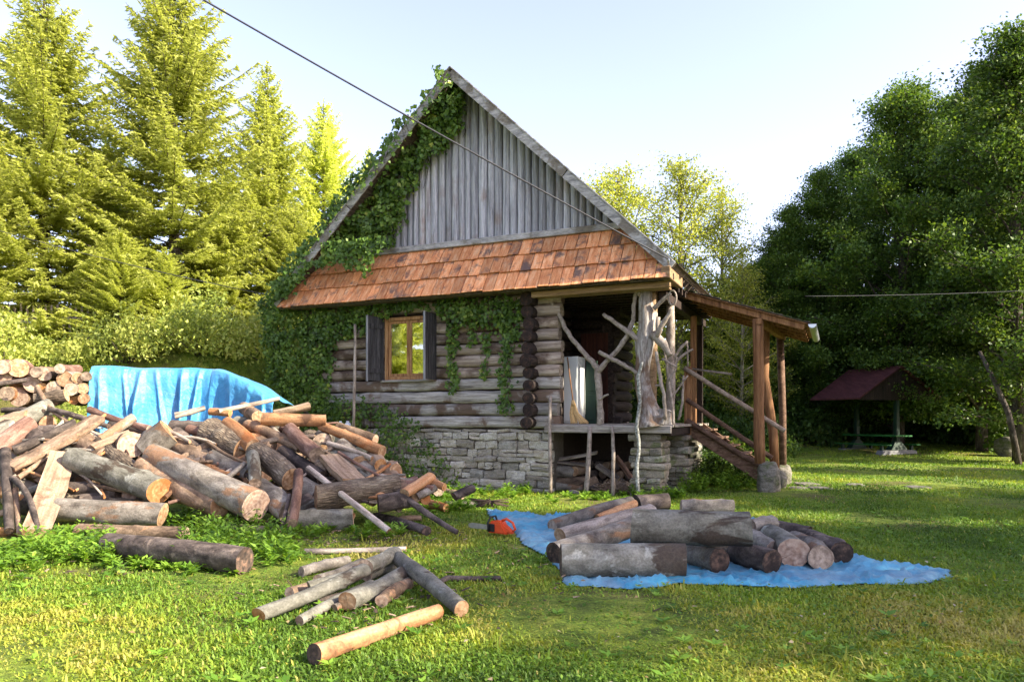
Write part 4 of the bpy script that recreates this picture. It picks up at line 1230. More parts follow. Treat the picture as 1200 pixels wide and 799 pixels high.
gl(362, 686, 5.5, 412, 672, 5, 'greygreen', 'slim grey pole between the left middle poles of the small pile', GP, h1=.07, h2=.12)
gl(392, 712, 4.5, 452, 690, 4.5, 'grey', 'slim grey pole low in front of the thickest log of the small pile', GP)
gl(415, 668, 6, 458, 655, 5.5, 'brown', 'brown pole at the back under the short top log of the small pile', GP, h1=.05, h2=.06)
gl(456, 690, 5, 492, 672, 5, 'greygreen', 'slim grey pole under the knotty slanting log of the small pile', GP, h1=.01, h2=.02)
gl(524, 677, 3.3, 587, 677, 2.8, 'dark', 'thin dark crooked stick lying right of the small pile', GP, name='stick', cat='stick')
gl(515, 682, 3, 525, 677, 3.5, 'dark', 'short dark stub at the left end of the thin crooked stick', GP, name='stick', cat='stick')
gl(368, 766, 12, 514, 716, 8.5, 'peeled', 'lone orange peeled log lying nearest the viewer on the lawn', 'logs lying before the heap', ends=('end_dark', 'end_fresh'), bend=.008)

# --- pile on the blue tarp
GT = 'logs on the blue tarp'
gl(657, 656, 19, 803, 657, 20, 'greygreen', 'thick ridged grey log lying level nearest the viewer on the tarp', GT, bend=.004, ends=('end_dark', 'end_dark'))
gl(741, 617, 20.5, 880, 620, 20.5, 'greygreen', 'biggest grey log lying level on top of the tarp pile', GT, h1=.25, h2=.25, bend=.004, ends=('end_pink', 'end_dark'))
gl(649, 648, 13, 752, 613, 11.5, 'grey', 'grey log sloping up right behind the nearest log on the tarp', GT, h1=0, h2=.16, ends=('end_dark', 'end_grey'))
gl(647, 616, 7.5, 738, 588, 7, 'grey', 'slim dark grey log farthest left and back on the tarp', GT, h2=.10)
gl(656, 627, 9, 762, 599, 9, 'stick', 'pale grey split log second from the back on the tarp', GT, h2=.12)
gl(700, 608, 5.5, 744, 590, 5, 'peeled', 'thin peeled pole between two grey logs on the tarp', GT, h2=.15)
gl(746, 589, 9.5, 783, 587, 9.5, 'dark', 'short dark stump end standing behind the tarp pile', GT, h1=.03, h2=.03)
gl(798, 594, 8.5, 858, 594, 8.5, 'grey', 'short level log lying on grass behind the tarp pile', GT)
gl(803, 645, 12, 843, 657, 15, 'grey', 'log with a reddish dark cut face just right of the nearest log', GT, ends=('end_grey', 'end_dark'))
gl(862, 646, 14, 905, 658, 15, 'dark', 'dark log with a blackened knobbly cut face in the tarp pile front', GT, ends=('end_grey', 'end_dark'))
gl(893, 624, 14, 930, 648, 17.5, 'greygreen', 'log with the big pale fresh cut face on the tarp', GT, ends=('end_grey', 'end_pink'))
gl(880, 628, 9, 907, 643, 9.5, 'grey', 'smaller log with a pale face left of the big pale cut face', GT, h1=.08, h2=.06, ends=('end_grey', 'end_pink'))
gl(932, 636, 14, 962, 653, 14.5, 'grey', 'log with a greyish brown face right of the big pale cut face', GT, ends=('end_grey', 'end_grey'))
gl(948, 632, 13, 986, 648, 14, 'dark', 'dark barked log at the right end of the tarp pile', GT, ends=('end_grey', 'end_dark'))
gl(880, 616, 8, 906, 612, 8.5, 'grey', 'short log on top with a small pale face at the tarp pile back', GT, h1=.2, h2=.2, ends=('end_grey', 'end_fresh'))
gl(912, 617, 7.5, 948, 624, 7.5, 'dark', 'dark short log lying level at the back right of the tarp pile', GT, h1=.12, h2=.1)
gl(812, 640, 10, 880, 636, 10, 'brown', 'brown log hidden in shade beneath the biggest top log', GT)
gl(760, 632, 10, 806, 640, 10, 'dark', 'dark log in shade between nearest log and biggest log', GT)

# --- the blue sheet under it
TP = [(570, 596), (592, 601), (648, 605), (720, 600), (800, 603), (900, 612), (960, 632), (1003, 650), (1040, 660), (1110, 667), (1119, 676), (1085, 684), (1000, 685), (930, 689), (880, 687), (800, 684), (740, 691), (700, 688), (663, 686), (655, 668), (640, 652), (612, 637), (600, 622), (572, 604)]
TPW = [((x - CX) / F * (CAMH * F / (y - HY)), CAMH * F / (y - HY)) for x, y in TP]


def build_sheet():
    from mathutils import noise as mn
    bm = bmesh.new()
    st_ = .03
    xs = [p[0] for p in TPW]; ys = [p[1] for p in TPW]
    nx = int((max(xs) - min(xs)) / st_) + 3; ny = int((max(ys) - min(ys)) / st_) + 3
    g = {}
    def vert(i, j):
        if (i, j) not in g:
            x = min(xs) - st_ + i * st_; y = min(ys) - st_ + j * st_
            d = min(math.hypot(x - (a[0] + (b[0] - a[0]) * t), y - (a[1] + (b[1] - a[1]) * t)) for a, b in zip(TPW, TPW[1:] + TPW[:1]) for t in [max(0, min(1, ((x - a[0]) * (b[0] - a[0]) + (y - a[1]) * (b[1] - a[1])) / ((b[0] - a[0]) ** 2 + (b[1] - a[1]) ** 2 + 1e-9)))])
            e = math.exp(-(d / .35) ** 2)
            v = Vector((x * 2.2, y * 2.2, 3.1))
            rg = 1 - abs(mn.noise(v * 1.3 + Vector((mn.noise(v * .7) * 2, 0, 0))))
            rg2 = 1 - abs(mn.noise(v * 3.1 + Vector((4, mn.noise(v * 1.5) * 2, 0)))); rg3 = 1 - abs(mn.noise(v * 6.3 + Vector((1, mn.noise(v * 3) * 1.5, 8)))); z = .020 + .020 * (rg ** 8) + .040 * e * (rg ** 7) + .034 * (rg2 ** 12) * (.6 + .6 * e) + .020 * (rg3 ** 12) + .006 * mn.noise(v * 2.6)
            z = .006 + (z - .02) * (1 - math.exp(-(d / .05) ** 2))
            g[i, j] = bm.verts.new((x + .03 * mn.noise(v * 2), y + .03 * mn.noise(v * 2 + Vector((9, 9, 0))), max(.004, z)))
        return g[i, j]
    for i in range(nx):
        for j in range(ny):
            x = min(xs) - st_ + (i + .5) * st_; y = min(ys) - st_ + (j + .5) * st_
            if inside(TPW, x, y): bm.faces.new([vert(i, j), vert(i + 1, j), vert(i + 1, j + 1), vert(i, j + 1)])
    for f in bm.faces: f.smooth = True
    bmesh.ops.smooth_vert(bm, verts=[v for v in bm.verts if v.is_boundary], factor=.5, use_axis_x=True, use_axis_y=True)
    me = bpy.data.meshes.new('ground_tarp'); bm.to_mesh(me); bm.free()
    o = link('ground_tarp', me, None, [M['tarp_dusty']])
    m = o.modifiers.new('thick', 'SOLIDIFY'); m.thickness = .004
    tag(o, 'crumpled blue tarp spread on the grass under cut logs', 'tarp')


build_sheet()


# --- the blue tarp over the wood stack
def build_cover():
    from mathutils import noise as mn
    U = 220; Vn = 44; UB = .575
    vs = []
    for i in range(U + 1):
        u = i / U
        x = -7.45 + u * 3.24
        yf = 12.85 + .72 * (u / UB) if u < UB else 13.57 - .75 * (u - UB) / (1 - UB)  # right half turned from the sun, shaped to stand in for a shadow
        top = 2.44 + .02 * math.sin(x * 5) if u < UB else 2.44 - .60 * ((u - UB) / (1 - UB)) ** 1.5
        bot = 1.22 if u < UB else 1.40
        if u < .06: bot += (.06 - u) * 6
        for j in range(Vn + 1):
            v = j / Vn
            if v < .25:                                  # lies over the top, from the back
                s = v / .25
                y = yf + 1.2 * (1 - s); z = top - (1 - s) * .10 + .04 * mn.noise(Vector((x * 2, y * 2, 0)))
                if s > .85: z -= .03 * (s - .85) / .15
            else:
                s = (v - .25) / .75
                sharp = 0
                for uc, uw, ua, ud in ((.045, .03, .7, .03), (.15, .015, .45, .05), (.235, .028, 1.0, -.02), (.30, .016, .4, .06), (.43, .03, 1.1, .015), (.515, .02, .8, -.03), (.70, .04, .35, .03), (.84, .03, .4, -.03), (.93, .02, .5, .02)):
                    q = abs(u - uc - ud * s) / uw
                    sharp += ua * max(0, 1 - q) ** 1.3 * min(1, .25 + s * 1.3)
                amp = .15
                y = yf - .05 * math.sin(min(1, s * 6) * PI / 2) - .10 * s - amp * sharp + .025 * mn.noise(Vector((x * 3, s * 3, 4))) + .008 * mn.noise(Vector((x * 12, s * 12, 4)))
                if abs(u - UB) < .05: y -= .12 * (1 - abs(u - UB) / .05) * min(1, s * 2)
                z = top - .035 - (top - bot) * s + .03 * mn.noise(Vector((x * 2.5, 7, 0))) * s
            vs.append((x, y, z))
    Q = [(i * (Vn + 1) + j, (i + 1) * (Vn + 1) + j, (i + 1) * (Vn + 1) + j + 1, i * (Vn + 1) + j + 1) for i in range(U) for j in range(Vn)]
    o = link('stack_tarp', np_mesh('stack_tarp', vs, Q, smooth=True), None, [M['tarp']])
    m = o.modifiers.new('thick', 'SOLIDIFY'); m.thickness = .004
    tag(o, 'bright blue tarp hanging in folds over a wood stack behind the heap', 'tarp')


build_cover()
# ================================================================== SMALL THINGS
# chainsaw lying at the corner of the tarp
cs = empty('chainsaw', W(585, 627, 1275 / 137) - Vector((0, 0, 0)), rad(-38))
cs.location.z = .03
tag(cs, 'orange red chainsaw lying on the grass beside the blue tarp', 'chainsaw')
mb = MB()
mb.hexa([(-.15, -.07, 0), (.17, -.06, 0), (.17, .06, 0), (-.15, .07, 0), (-.12, -.06, .15), (.06, -.055, .17), (.06, .055, .17), (-.12, .06, .15)])
mb.hexa([(.06, -.05, .02), (.24, -.04, .01), (.24, .04, .01), (.06, .05, .02), (.055, -.045, .15), (.22, -.03, .055), (.22, .03, .055), (.055, .045, .15)])
mb.build('body', M['saw_red'], cs, .018, 2)
mb = MB(); mb.box((-.14, -.078, .02), (-.02, -.066, .12)); mb.box((-.02, .062, .02), (.1, .072, .1)); mb.build('side_cover', M['black'], cs, .004)
mb = MB(); mb.tube([(-.10, -.09, .02), (-.11, -.10, .13), (-.10, -.05, .205), (-.10, .05, .205), (-.11, .10, .13), (-.10, .09, .02)], .013, 8); mb.build('front_handle', M['black'], cs)
mb = MB(); mb.tube([(.05, 0, .165), (.12, 0, .19), (.22, 0, .15), (.26, 0, .07), (.22, 0, .04)], .016, 8); mb.build('rear_handle', M['saw_red'], cs)
mb = MB(); k = [(-.15, -.03), (-.46, -.035), (-.50, -.02), (-.51, 0), (-.50, .02), (-.46, .035), (-.15, .03)]
vs = [(x, -.02, z + .06) for x, z in k] + [(x, -.012, z + .06) for x, z in k]
mb.add(vs, [tuple(range(7)), tuple(range(13, 6, -1))] + [(i, 7 + i, 7 + (i + 1) % 7, (i + 1) % 7) for i in range(7)]); mb.build('guide_bar', M['steel'], cs)


def H2(px, py, e):
    t, z = to_wall(px, py, e); return H(t, -e, z)


def stick(pts, e, mat, label, name='stick', group=None, cat='stick', n=9, rough=.1):
    """a stick in front of the house from photo points (x, y, radius px, distance in front of the wall)"""
    mb = MB(); P = [H2(x, y, ee) for x, y, r, ee in pts]; rr = [r * 14.6 / F for x, y, r, ee in pts]
    Q = []; q = []
    for i in range(len(P) - 1):
        for k in range(4): Q.append(P[i].lerp(P[i + 1], k / 4) + Vector((R.uniform(-.006, .006), 0, 0))); q.append((rr[i] + (rr[i + 1] - rr[i]) * k / 4) * R.uniform(.92, 1.08))
    Q.append(P[-1]); q.append(rr[-1])
    mb.tube(Q, q, n, 0, rough)
    return tag(mb.build(name, M[mat]), label, cat, group)


stick([(645, 464, 2, .22), (644, 500, 2.1, .3), (645, 545, 2.2, .4), (645, 577, 2.3, .45)], 0, 'branch', 'thin grey stick leaning against the deck at the left of the porch')
stick([(691, 500, 2.6, .2), (690, 535, 3, .25), (687, 579, 3.2, .35)], 0, 'branch', 'pale birch stick propped under the deck edge, thickest of three')
stick([(717, 499, 2, .2), (719, 530, 2.1, .25), (718, 583, 2.3, .35)], 0, 'branch', 'thin pale stick propped under the deck edge near the stone pier')
stick([(416, 380, 1.6, .5), (416, 430, 1.8, .55), (414, 505, 2, .6)], 0, 'stick', 'thin brown stick standing upright before the ivy left of the window')
stick([(753, 424, 1.6, .26), (748, 440, 2.2, .27), (750, 470, 2.1, .29), (746, 500, 2.5, .33), (749, 522, 2.1, .34), (746, 550, 2.4, .36), (748, 579, 2.6, .38)], 0, 'lichen', 'crooked lichen speckled stick standing before the stone pier', rough=.3)

# broom
br = empty('broom', H(0.66, .08, 1.39), HROT)
tag(br, 'straw broom leaning in the porch beside the white cabinet', 'broom')
br.rotation_euler = (0, 0, HROT)
mb = MB(); mb.tube([(-.22, .25, 1.38), (-.02, .04, .42)], .014, 8); mb.build('handle', M['post_wood'], br)
mb = MB()
for i in range(110):
    f = R.uniform(-1, 1); g = R.uniform(-1, 1); ln = R.uniform(.85, 1.05)
    a = Vector((-.03 + f * .02, .05 + g * .02, .46)); m_ = Vector((.0 + f * .085, .03 + g * .03, .22)); b = Vector((.12 + f * .20 * ln, 0 + g * .04, .0 + R.uniform(0, .03)))
    if f < 0: b.x = .08 + f * .14
    mb.tube([a, m_, b], [.008, .010, .007], 4, 0, 0, True, 1, False)
mb.build('bristles', M['straw'], br)
mb = MB(); mb.tube([(-.035, .045, .48), (-.015, .04, .36)], [.03, .045], 10); mb.build('binding', M['straw'], br)
# white cabinet and green panel in the porch
cb = empty('cabinet', H(.40, .62, 1.39), HROT)
tag(cb, 'tall white cabinet standing in the dark porch behind the broom', 'cabinet')
mb = MB(); mb.box((-.15, 0, 0), (.17, .5, 1.42)); mb.build('body', M['white_enamel'], cb, .012, 2)
mb = MB(); mb.box((-.14, -.022, .05), (.16, -.003, 1.40)); mb.build('door', M['white_enamel'], cb, .006)
mb = MB(); mb.box((.12, -.045, .70), (.14, -.024, .95)); mb.build('handle', M['galv'], cb, .003)
gp = MB(); gp.box((0, 0, 0), (.25, .05, 1.36)); gp.box((.02, -.012, .08), (.23, -.001, .62)); gp.box((.02, -.012, .7), (.23, -.001, 1.3))
g = gp.build('panel', M['fridge_side'], None, .006); g.location = H(.60, 1.0, 1.385); g.rotation_euler = (rad(-3), 0, HROT)
tag(g, 'dull green wooden panel leaning beside the white cabinet', 'panel')

# firewood under the deck
GF = 'firewood stored under the porch'
fw_ = [(648, 552, 672, 553, 7), (673, 552, 682, 551, 6), (650, 565, 690, 563, 6), (652, 575, 684, 576, 7), (688, 566, 700, 562, 5), (648, 541, 690, 545, 3), (655, 538, 700, 530, 3), (640, 575, 655, 576, 7), (685, 578, 702, 575, 5), (700, 545, 738, 572, 5), (722, 535, 740, 560, 5)]
fl = ['short grey billet, upper left of the firewood under the porch', 'small billet with a tan end in the firewood under the porch', 'brown billet lying level in the middle row under the porch', 'grey billet on the ground in the front row under the porch', 'split piece at the right end of the firewood under the porch', 'thin grey lath lying on top of the firewood under the porch', 'thin brown lath rising right behind the firewood under the porch', 'billet half behind the stone base under the porch', 'dark billet on the ground beside the wood shavings', 'board leaning to the right in the dark under the porch', 'board leaning near the stone pier in the dark under the porch']
for i, (x1, y1, x2, y2, r) in enumerate(fw_):
    e = -.55 if i < 9 else -.7
    a, b = H2(x1, y1, e), H2(x2, y2, e - (.1 if i != 1 else .35))
    a.z = max(a.z, .08); b.z = max(b.z, .08)
    log(a, b, r / F * 15.2, r / F * 15.2, ['grey', 'pale', 'brown', 'grey', 'brown', 'stick', 'stick', 'red', 'dark', 'stick', 'red'][i], fl[i], GF, n=12, shape='plank' if i in (5, 6, 9, 10) else 'round')
rear = MB()
for j in range(3):
    for i in range(7):
        p = H(.25 + i * .2 + (j % 2) * .1, 1.1 + R.uniform(-.05, .1), .1 + j * .19); rear.tube([p + HV * .6, p], .09, 10, R.choice([0, 1]), .06)
tag(rear.build('rear_firewood', [M['dark'], M['brown']]), 'dark mass of firewood deep under the porch', 'firewood', kind='stuff')
# wood shavings heap
mb = MB()
for i in range(150):
    a = R.uniform(0, 2 * PI); q = R.random() ** .6
    c = Vector((q * .42 * math.cos(a), q * .3 * math.sin(a), .02 + .26 * (1 - q) * R.random()))
    d = Vector((R.uniform(-1, 1), R.uniform(-.5, .5), R.uniform(-.25, .45))).normalized() * R.uniform(.07, .2)
    mb.beam(c - d, c + d, R.uniform(.02, .05), .008)
sh = mb.build('wood_shavings', M['pale']); sh.location = H(1.45, .35, .02); sh.rotation_euler = (0, 0, HROT)
tag(sh, 'heap of split shavings on the ground under the porch', 'shavings', kind='stuff')

# white jars by the wall
for x, lab in ((399, 'left white plastic bottle on the ledge before the ivy'), (407.5, 'right white plastic bottle beside the upright stick')):
    j = empty('bottle', H2(x, 505, .55))
    tag(j, lab, 'bottle', 'white bottles before the ivy')
    mb = MB(); r = 3.6 / F * 16.4
    mb.tube([(0, 0, 0), (0, 0, .02), (0, 0, .16), (0, 0, .19)], [r * .9, r, r, r * .55], 14); mb.build('body', M['jar'], j)
    mb = MB(); mb.tube([(0, 0, .192), (0, 0, .225)], r * .5, 12); mb.build('cap', M['jar'], j)
lb = H2(403, 512, .52)
mb = MB(); mb.box((-.55, -.16, -lb.z), (.55, .16, 0)); o = mb.build('block_ledge', M['stone_moss'], None, .03, 2); o.location = H2(403, 505, .55) - Vector((0, 0, .003)); o.rotation_euler = (0, 0, HROT)
o.location.z -= 0; tag(o, 'low stone ledge along the base of the ivy clad wall', 'ledge')

# stone block under the lean-to post, slabs, stone pale in grass
def boulder(name, loc, size, label, cat, mat='stone', rz=0, group=None):
    bm = bmesh.new(); bmesh.ops.create_icosphere(bm, subdivisions=4, radius=1)
    from mathutils import noise as mn
    off = Vector((R.uniform(0, 50), R.uniform(0, 50), R.uniform(0, 50)))
    for v in bm.verts:
        p = v.co.copy()
        b = Vector((math.copysign(abs(p.x) ** .7, p.x), math.copysign(abs(p.y) ** .7, p.y), math.copysign(abs(p.z) ** .7, p.z)))
        s = 1 + .22 * mn.noise(p * 1.1 + off) + .10 * mn.noise(p * 2.7 + off) + .04 * mn.noise(p * 7 + off)
        v.co = Vector((b.x * size[0], b.y * size[1], b.z * size[2])) * s
    for f in bm.faces: f.smooth = True
    me = bpy.data.meshes.new(name); bm.to_mesh(me); bm.free()
    o = link(name, me, None, [M[mat]]); o.location = loc; o.rotation_euler = (0, 0, rz)
    return tag(o, label, cat, group)


boulder('boulder', H(4.30, 1.62, .25), (.23, .2, .36), 'grey boulder carrying the front post of the stair roof', 'boulder', 'stone_moss', HROT)
boulder('boulder', H(4.38, 2.8, .12), (.2, .2, .24), 'stone carrying the middle post of the stair roof', 'boulder', 'stone_moss', HROT)
boulder('boulder', H(4.44, 4.0, .14), (.2, .2, .26), 'stone carrying the rear post of the stair roof', 'boulder', 'stone_moss', HROT)
for x, y, sx, lab in ((945, 567, .34, 'large flat stepping stone in the grass right of the stairs'), (960, 572, .26, 'stepping stone just right of the large flat one'), (1003, 568, .22, 'small flat stone in the grass between stairs and shelter'), (935, 572, .2, 'small flat stone nearest the boulder by the stairs'), (1075, 571, .3, 'thin flat stone in the grass toward the shelter'), (672, 578, .14, 'pale small stone at the edge of the porch floor shadow')):
    d = 1275 / (y - HY)
    boulder('flat_stone', W(x, y, d) + Vector((0, 0, .0)), (sx, sx * .8, .035 if sx > .15 else .07), lab, 'stone', 'stone_moss', R.uniform(0, 3), 'flat stones in the grass')
boulder('boulder', W(1188, 533, 27) + Vector((0, 0, .25)), (.55, .4, .42), 'grey stump like boulder at the far right edge of the lawn', 'boulder', 'stone_moss')
# twigs beside the tarp corner
mb = MB()
c0 = W(575, 592, 12.3); c0.z = .05
for i in range(14):
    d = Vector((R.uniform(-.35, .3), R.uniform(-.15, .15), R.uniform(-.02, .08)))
    mb.tube([c0 - d, c0 + Vector((0, 0, .05)), c0 + d * 1.1], .012, 5)
tag(mb.build('twig_bundle', M['twig']), 'handful of dark twigs on the grass at the tarp corner', 'twigs')

# ================================================================== VEGETATION
def leaf_quads(C, D, N_, ln, wd, rng, fold=.0):
    """diamond leaves: centre C (n,3), direction D, normal hint N_ (n,3), ln, wd (n,)"""
    n = len(C)
    D = D / (np.linalg.norm(D, axis=1, keepdims=True) + 1e-9)
    Sd = np.cross(D, N_); Sd /= (np.linalg.norm(Sd, axis=1, keepdims=True) + 1e-9)
    ln = ln.reshape(-1, 1); wd = wd.reshape(-1, 1)
    V = np.empty((n, 4, 3), dtype=np.float32)
    V[:, 0] = C - D * ln * .5; V[:, 2] = C + D * ln * .5
    V[:, 1] = C + Sd * wd * .5 - D * ln * .06; V[:, 3] = C - Sd * wd * .5 - D * ln * .06
    if fold:
        Nn = np.cross(Sd, D)
        V[:, 1] += Nn * wd * fold; V[:, 3] += Nn * wd * fold
    Q = np.arange(n * 4, dtype=np.int32).reshape(n, 4)
    return V.reshape(-1, 3), Q


def rdir(rng, n):
    d = rng.normal(size=(n, 3)); return d / np.linalg.norm(d, axis=1, keepdims=True)


def join(parts):
    V = []; Q = []; T = []; b = 0
    for v, q, t in parts:
        V.append(v); Q.append(q + b); T.append(t); b += len(v)
    return np.concatenate(V), np.concatenate(Q), np.concatenate(T)


def conifer_mesh(seed, h=12.0, rb=4.3):
    rng = np.random.default_rng(seed)
    wood_ = MB()
    k = 14
    wood_.tube([(.04 * math.sin(i * 1.3 + seed), .04 * math.cos(i * .9 + seed), h * i / k) for i in range(k + 1)], [.19 * (1 - i / k) ** .9 + .012 for i in range(k + 1)], 9, 0, .06)
    C = []; D = []; N_ = []; LN = []; WD = []; TN = []
    z = .35
    while z < h - .25:
        f = z / h
        nb = int(rng.integers(6, 9)) if f < .9 else 4
        az0 = rng.uniform(0, 6.28)
        for b in range(nb):
            L = (rb * 1.18 * (1 - f) ** .92 + .13) * rng.uniform(.62, 1.12)
            if rng.random() < .08: L *= 1.25
            az = az0 + 6.283 * b / nb + rng.normal() * .25
            el = -.25 + .85 * f ** 1.3 + rng.normal() * .12
            d = np.array([math.cos(az), math.sin(az), 0.0]); side = np.array([-d[1], d[0], 0.0])
            zz = z + rng.uniform(-.12, .12)
            S_ = np.linspace(0, 1, 6)
            pts = [np.array([0, 0, zz]) + d * (L * s) + np.array([0, 0, math.tan(el) * L * s + .22 * L * s * s]) for s in S_]
            wood_.tube([tuple(p) for p in pts], [.028 * (1 - f * .6) * (1 - s * .85) + .004 for s in S_], 4, 0, 0, False)
            nt = max(5, int(L / .08))
            for i in range(nt):
                s = .12 + .88 * (i + rng.random()) / nt
                p = np.array([0, 0, zz]) + d * (L * s) + np.array([0, 0, math.tan(el) * L * s + .22 * L * s * s])
                for sg in (-1, 1):
                    tl = (.55 * (1 - s) + .16) * min(1, L / 1.3) * rng.uniform(.6, 1.2) * .85
                    td = d * rng.uniform(.5, .95) + side * sg * rng.uniform(.55, 1.0) + np.array([0, 0, rng.uniform(-.38, .12)])
                    td /= np.linalg.norm(td)
                    m = max(2, int(tl / .072))
                    for q in range(m):
                        c = p + td * tl * (q + .6) / m + rng.normal(size=3) * .016 - np.array([0, 0, .14 * tl * ((q + .6) / m) ** 2])
                        for r_ in range(2):
                            dd = td + rng.normal(size=3) * .42
                            C.append(c); D.append(dd); N_.append(rng.normal(size=3) + np.array([0, 0, .6]))
                            LN.append(rng.uniform(.13, .24)); WD.append(rng.uniform(.03, .055))
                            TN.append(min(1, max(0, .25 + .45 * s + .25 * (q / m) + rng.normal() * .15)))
        z += rng.uniform(.20, .30) * (1.15 - .4 * f)
    # leader
    for i in range(40):
        zz = h - rng.uniform(0, .8); C.append(np.array([0, 0, zz]) + rng.normal(size=3) * .02); D.append(np.array([rng.normal(), rng.normal(), .8])); N_.append(rng.normal(size=3)); LN.append(.12); WD.append(.025); TN.append(.6)
    V, Q = leaf_quads(np.array(C), np.array(D), np.array(N_), np.array(LN), np.array(WD), rng)
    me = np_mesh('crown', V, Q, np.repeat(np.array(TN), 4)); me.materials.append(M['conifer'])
    o = wood_.build('trunk', M['trunk']); tm = o.data; bpy.data.objects.remove(o)
    return tm, me


def broad_mesh(seed, h=13.0, rx=4.2, leaf=.13, per=34, mat='broad', low=.06, gaps=.0, nl=64, shape=1.0, droop=.2, flat=.38, up=.3, trunk_mat='trunk', tr=.2, cone=False):
    rng = np.random.default_rng(seed)
    wd = MB()
    k = 12; lean = rng.normal(size=2) * .25
    ctr = lambda z: np.array([lean[0] * math.sin(z / h * 2), lean[1] * math.sin(z / h * 2.4), z])
    wd.tube([tuple(ctr(h * .96 * i / k)) for i in range(k + 1)], [tr * (1 - i / k) ** .8 + .02 for i in range(k + 1)], 9, 0, .08)
    CC = []; CD = []
    for i in range(nl):
        f = low + (1 - low) * (i + rng.random()) / nl
        z0 = h * f * .93
        prof = min(1, (f + .05) * 5) * (1 - f * .97) ** .62 * 1.12 if cone else (math.sin(PI * min(1, (f + .12) ** .8 * .93)) ** .75) * shape
        L = rx * max(.12, prof) * rng.choice([rng.uniform(.45, .8), rng.uniform(.8, 1.05), rng.uniform(1.05, 1.3)])
        az = i * 2.399 + rng.normal() * .3
        el = up + .75 * f + rng.normal() * .2
        d = np.array([math.cos(az) * math.cos(el * .8), math.sin(az) * math.cos(el * .8), math.sin(el * .8)])
        p0 = ctr(z0)
        lift = L * .8
        pts = []
        for s in np.linspace(0, 1, 7):
            pts.append(p0 + d * L * s - np.array([0, 0, droop * L * s * s]) + rng.normal(size=3) * .05 * s)
        wd.tube([tuple(p) for p in pts], [.055 * (1 - f * .6) * (1 - s * .85) + .006 for s in np.linspace(0, 1, 7)], 5, 0, 0, False)
        ns = int(5 + L * 3.2)
        for j in range(ns):
            s = rng.uniform(.22, 1.05)
            q = p0 + d * L * s - np.array([0, 0, droop * L * s * s])
            sd = rdir(rng, 1)[0]; sd[2] *= .45; sd = sd + d * .5
            ln = rng.uniform(.3, 1.0) * (1.2 - s * .5)
            e = q + sd * ln
            wd.tube([tuple(q), tuple((q + e) / 2 + rng.normal(size=3) * .03), tuple(e)], [.014, .010, .004], 3, 0, 0, False)
            for m in range(3):
                if rng.random() < gaps: continue
                CC.append(q + sd * ln * (m + 1) / 3); CD.append(sd)
    CC = np.array(CC); CD = np.array(CD); n = len(CC)
    idx = np.repeat(np.arange(n), per)
    off = rng.normal(size=(len(idx), 3)) * np.array([.2, .2, .2 * flat]) * (1 + .5 * rng.random((len(idx), 1)))
    C = CC[idx] + off
    D = CD[idx] + rng.normal(size=(len(idx), 3)) * .7; D[:, 2] -= .25
    N_ = rng.normal(size=(len(idx), 3)) * .55 + np.array([0, 0, 1.0])
    L = leaf * rng.uniform(.65, 1.25, len(idx)); Wd = L * rng.uniform(.5, .72, len(idx))
    V, Q = leaf_quads(C, D, N_, L, Wd, rng, .12)
    clump = rng.normal(size=n) * .2
    T = np.clip(.5 + clump[idx] + rng.normal(size=len(idx)) * .16, 0, 1)
    me = np_mesh('crown', V, Q, np.repeat(T, 4)); me.materials.append(M[mat])
    o = wd.build('trunk', M[trunk_mat]); tm = o.data; bpy.data.objects.remove(o)
    return tm, me


def put_tree(name, proto, loc, s, rz, label, cat, group=None, sz=None):
    o = empty(name, loc, rz); o.scale = (s, s, sz or s)
    tag(o, label, cat, group)
    a = link('trunk', proto[0], o); b = link('crown', proto[1], o)
    return o


con = [conifer_mesh(3), conifer_mesh(8, 12, 3.7), conifer_mesh(21, 12, 4.5)]
GC = 'sunlit conifers left of the cabin'
# (px, py of the tip, d, proto, width factor, label)
for px, py, d, k, ws, lab in [
    (52, -30, 22, 2, .92, 'tall yellow green conifer at the far left, its top out of the picture'),
    (203, -42, 23, 0, .95, 'tallest broad conifer with its top cut by the upper edge'),
    (313, 72, 25.5, 1, .85, 'slender conifer with a bare tipped spire between the tallest and the smaller ones'),
    (379, 112, 27, 2, .74, 'smaller conifer just left of the cabin roof edge'),
    (432, 172, 31, 0, .5, 'little conifer tip peeping above the ivy covered roof edge'),
    (128, 150, 24.5, 1, 1.2, 'lower conifer filling the gap between the two tall ones'),
    (262, 190, 24, 2, 1.0, 'bushy low conifer before the slender spire'),
    (345, 235, 24, 0, 1.0, 'bushy low conifer touching the ivy on the cabin corner'),
    (-25, 120, 20.5, 0, 1.1, 'conifer at the very left edge with only its right boughs in view'),
    (140, 262, 20, 2, 1.2, 'young conifer just right of the picket fence'),
    (195, 285, 20.5, 1, 1.3, 'young dense conifer under the tallest conifer'),
]:
    x = (px - CX) / F * d; g = gh(x, d); zt = CAMH - (py - HY) / F * d; s = (zt - g) / 12.0
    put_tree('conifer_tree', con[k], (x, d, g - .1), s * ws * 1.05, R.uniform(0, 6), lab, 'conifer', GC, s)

# two more conifers left of the viewer: the window panes mirror them
for x, y, s, lab in [(-19, 6.5, 1.0, 'conifer outside the left edge mirrored in the window'), (-24, 3.5, 1.15, 'second conifer outside the left edge mirrored in the window'), (-23, 9.5, 1.2, 'third conifer outside the left edge mirrored in the window')]:
    put_tree('conifer_tree', con[0], (x, y, 0), s, R.uniform(0, 6), lab, 'conifer', GC, s)

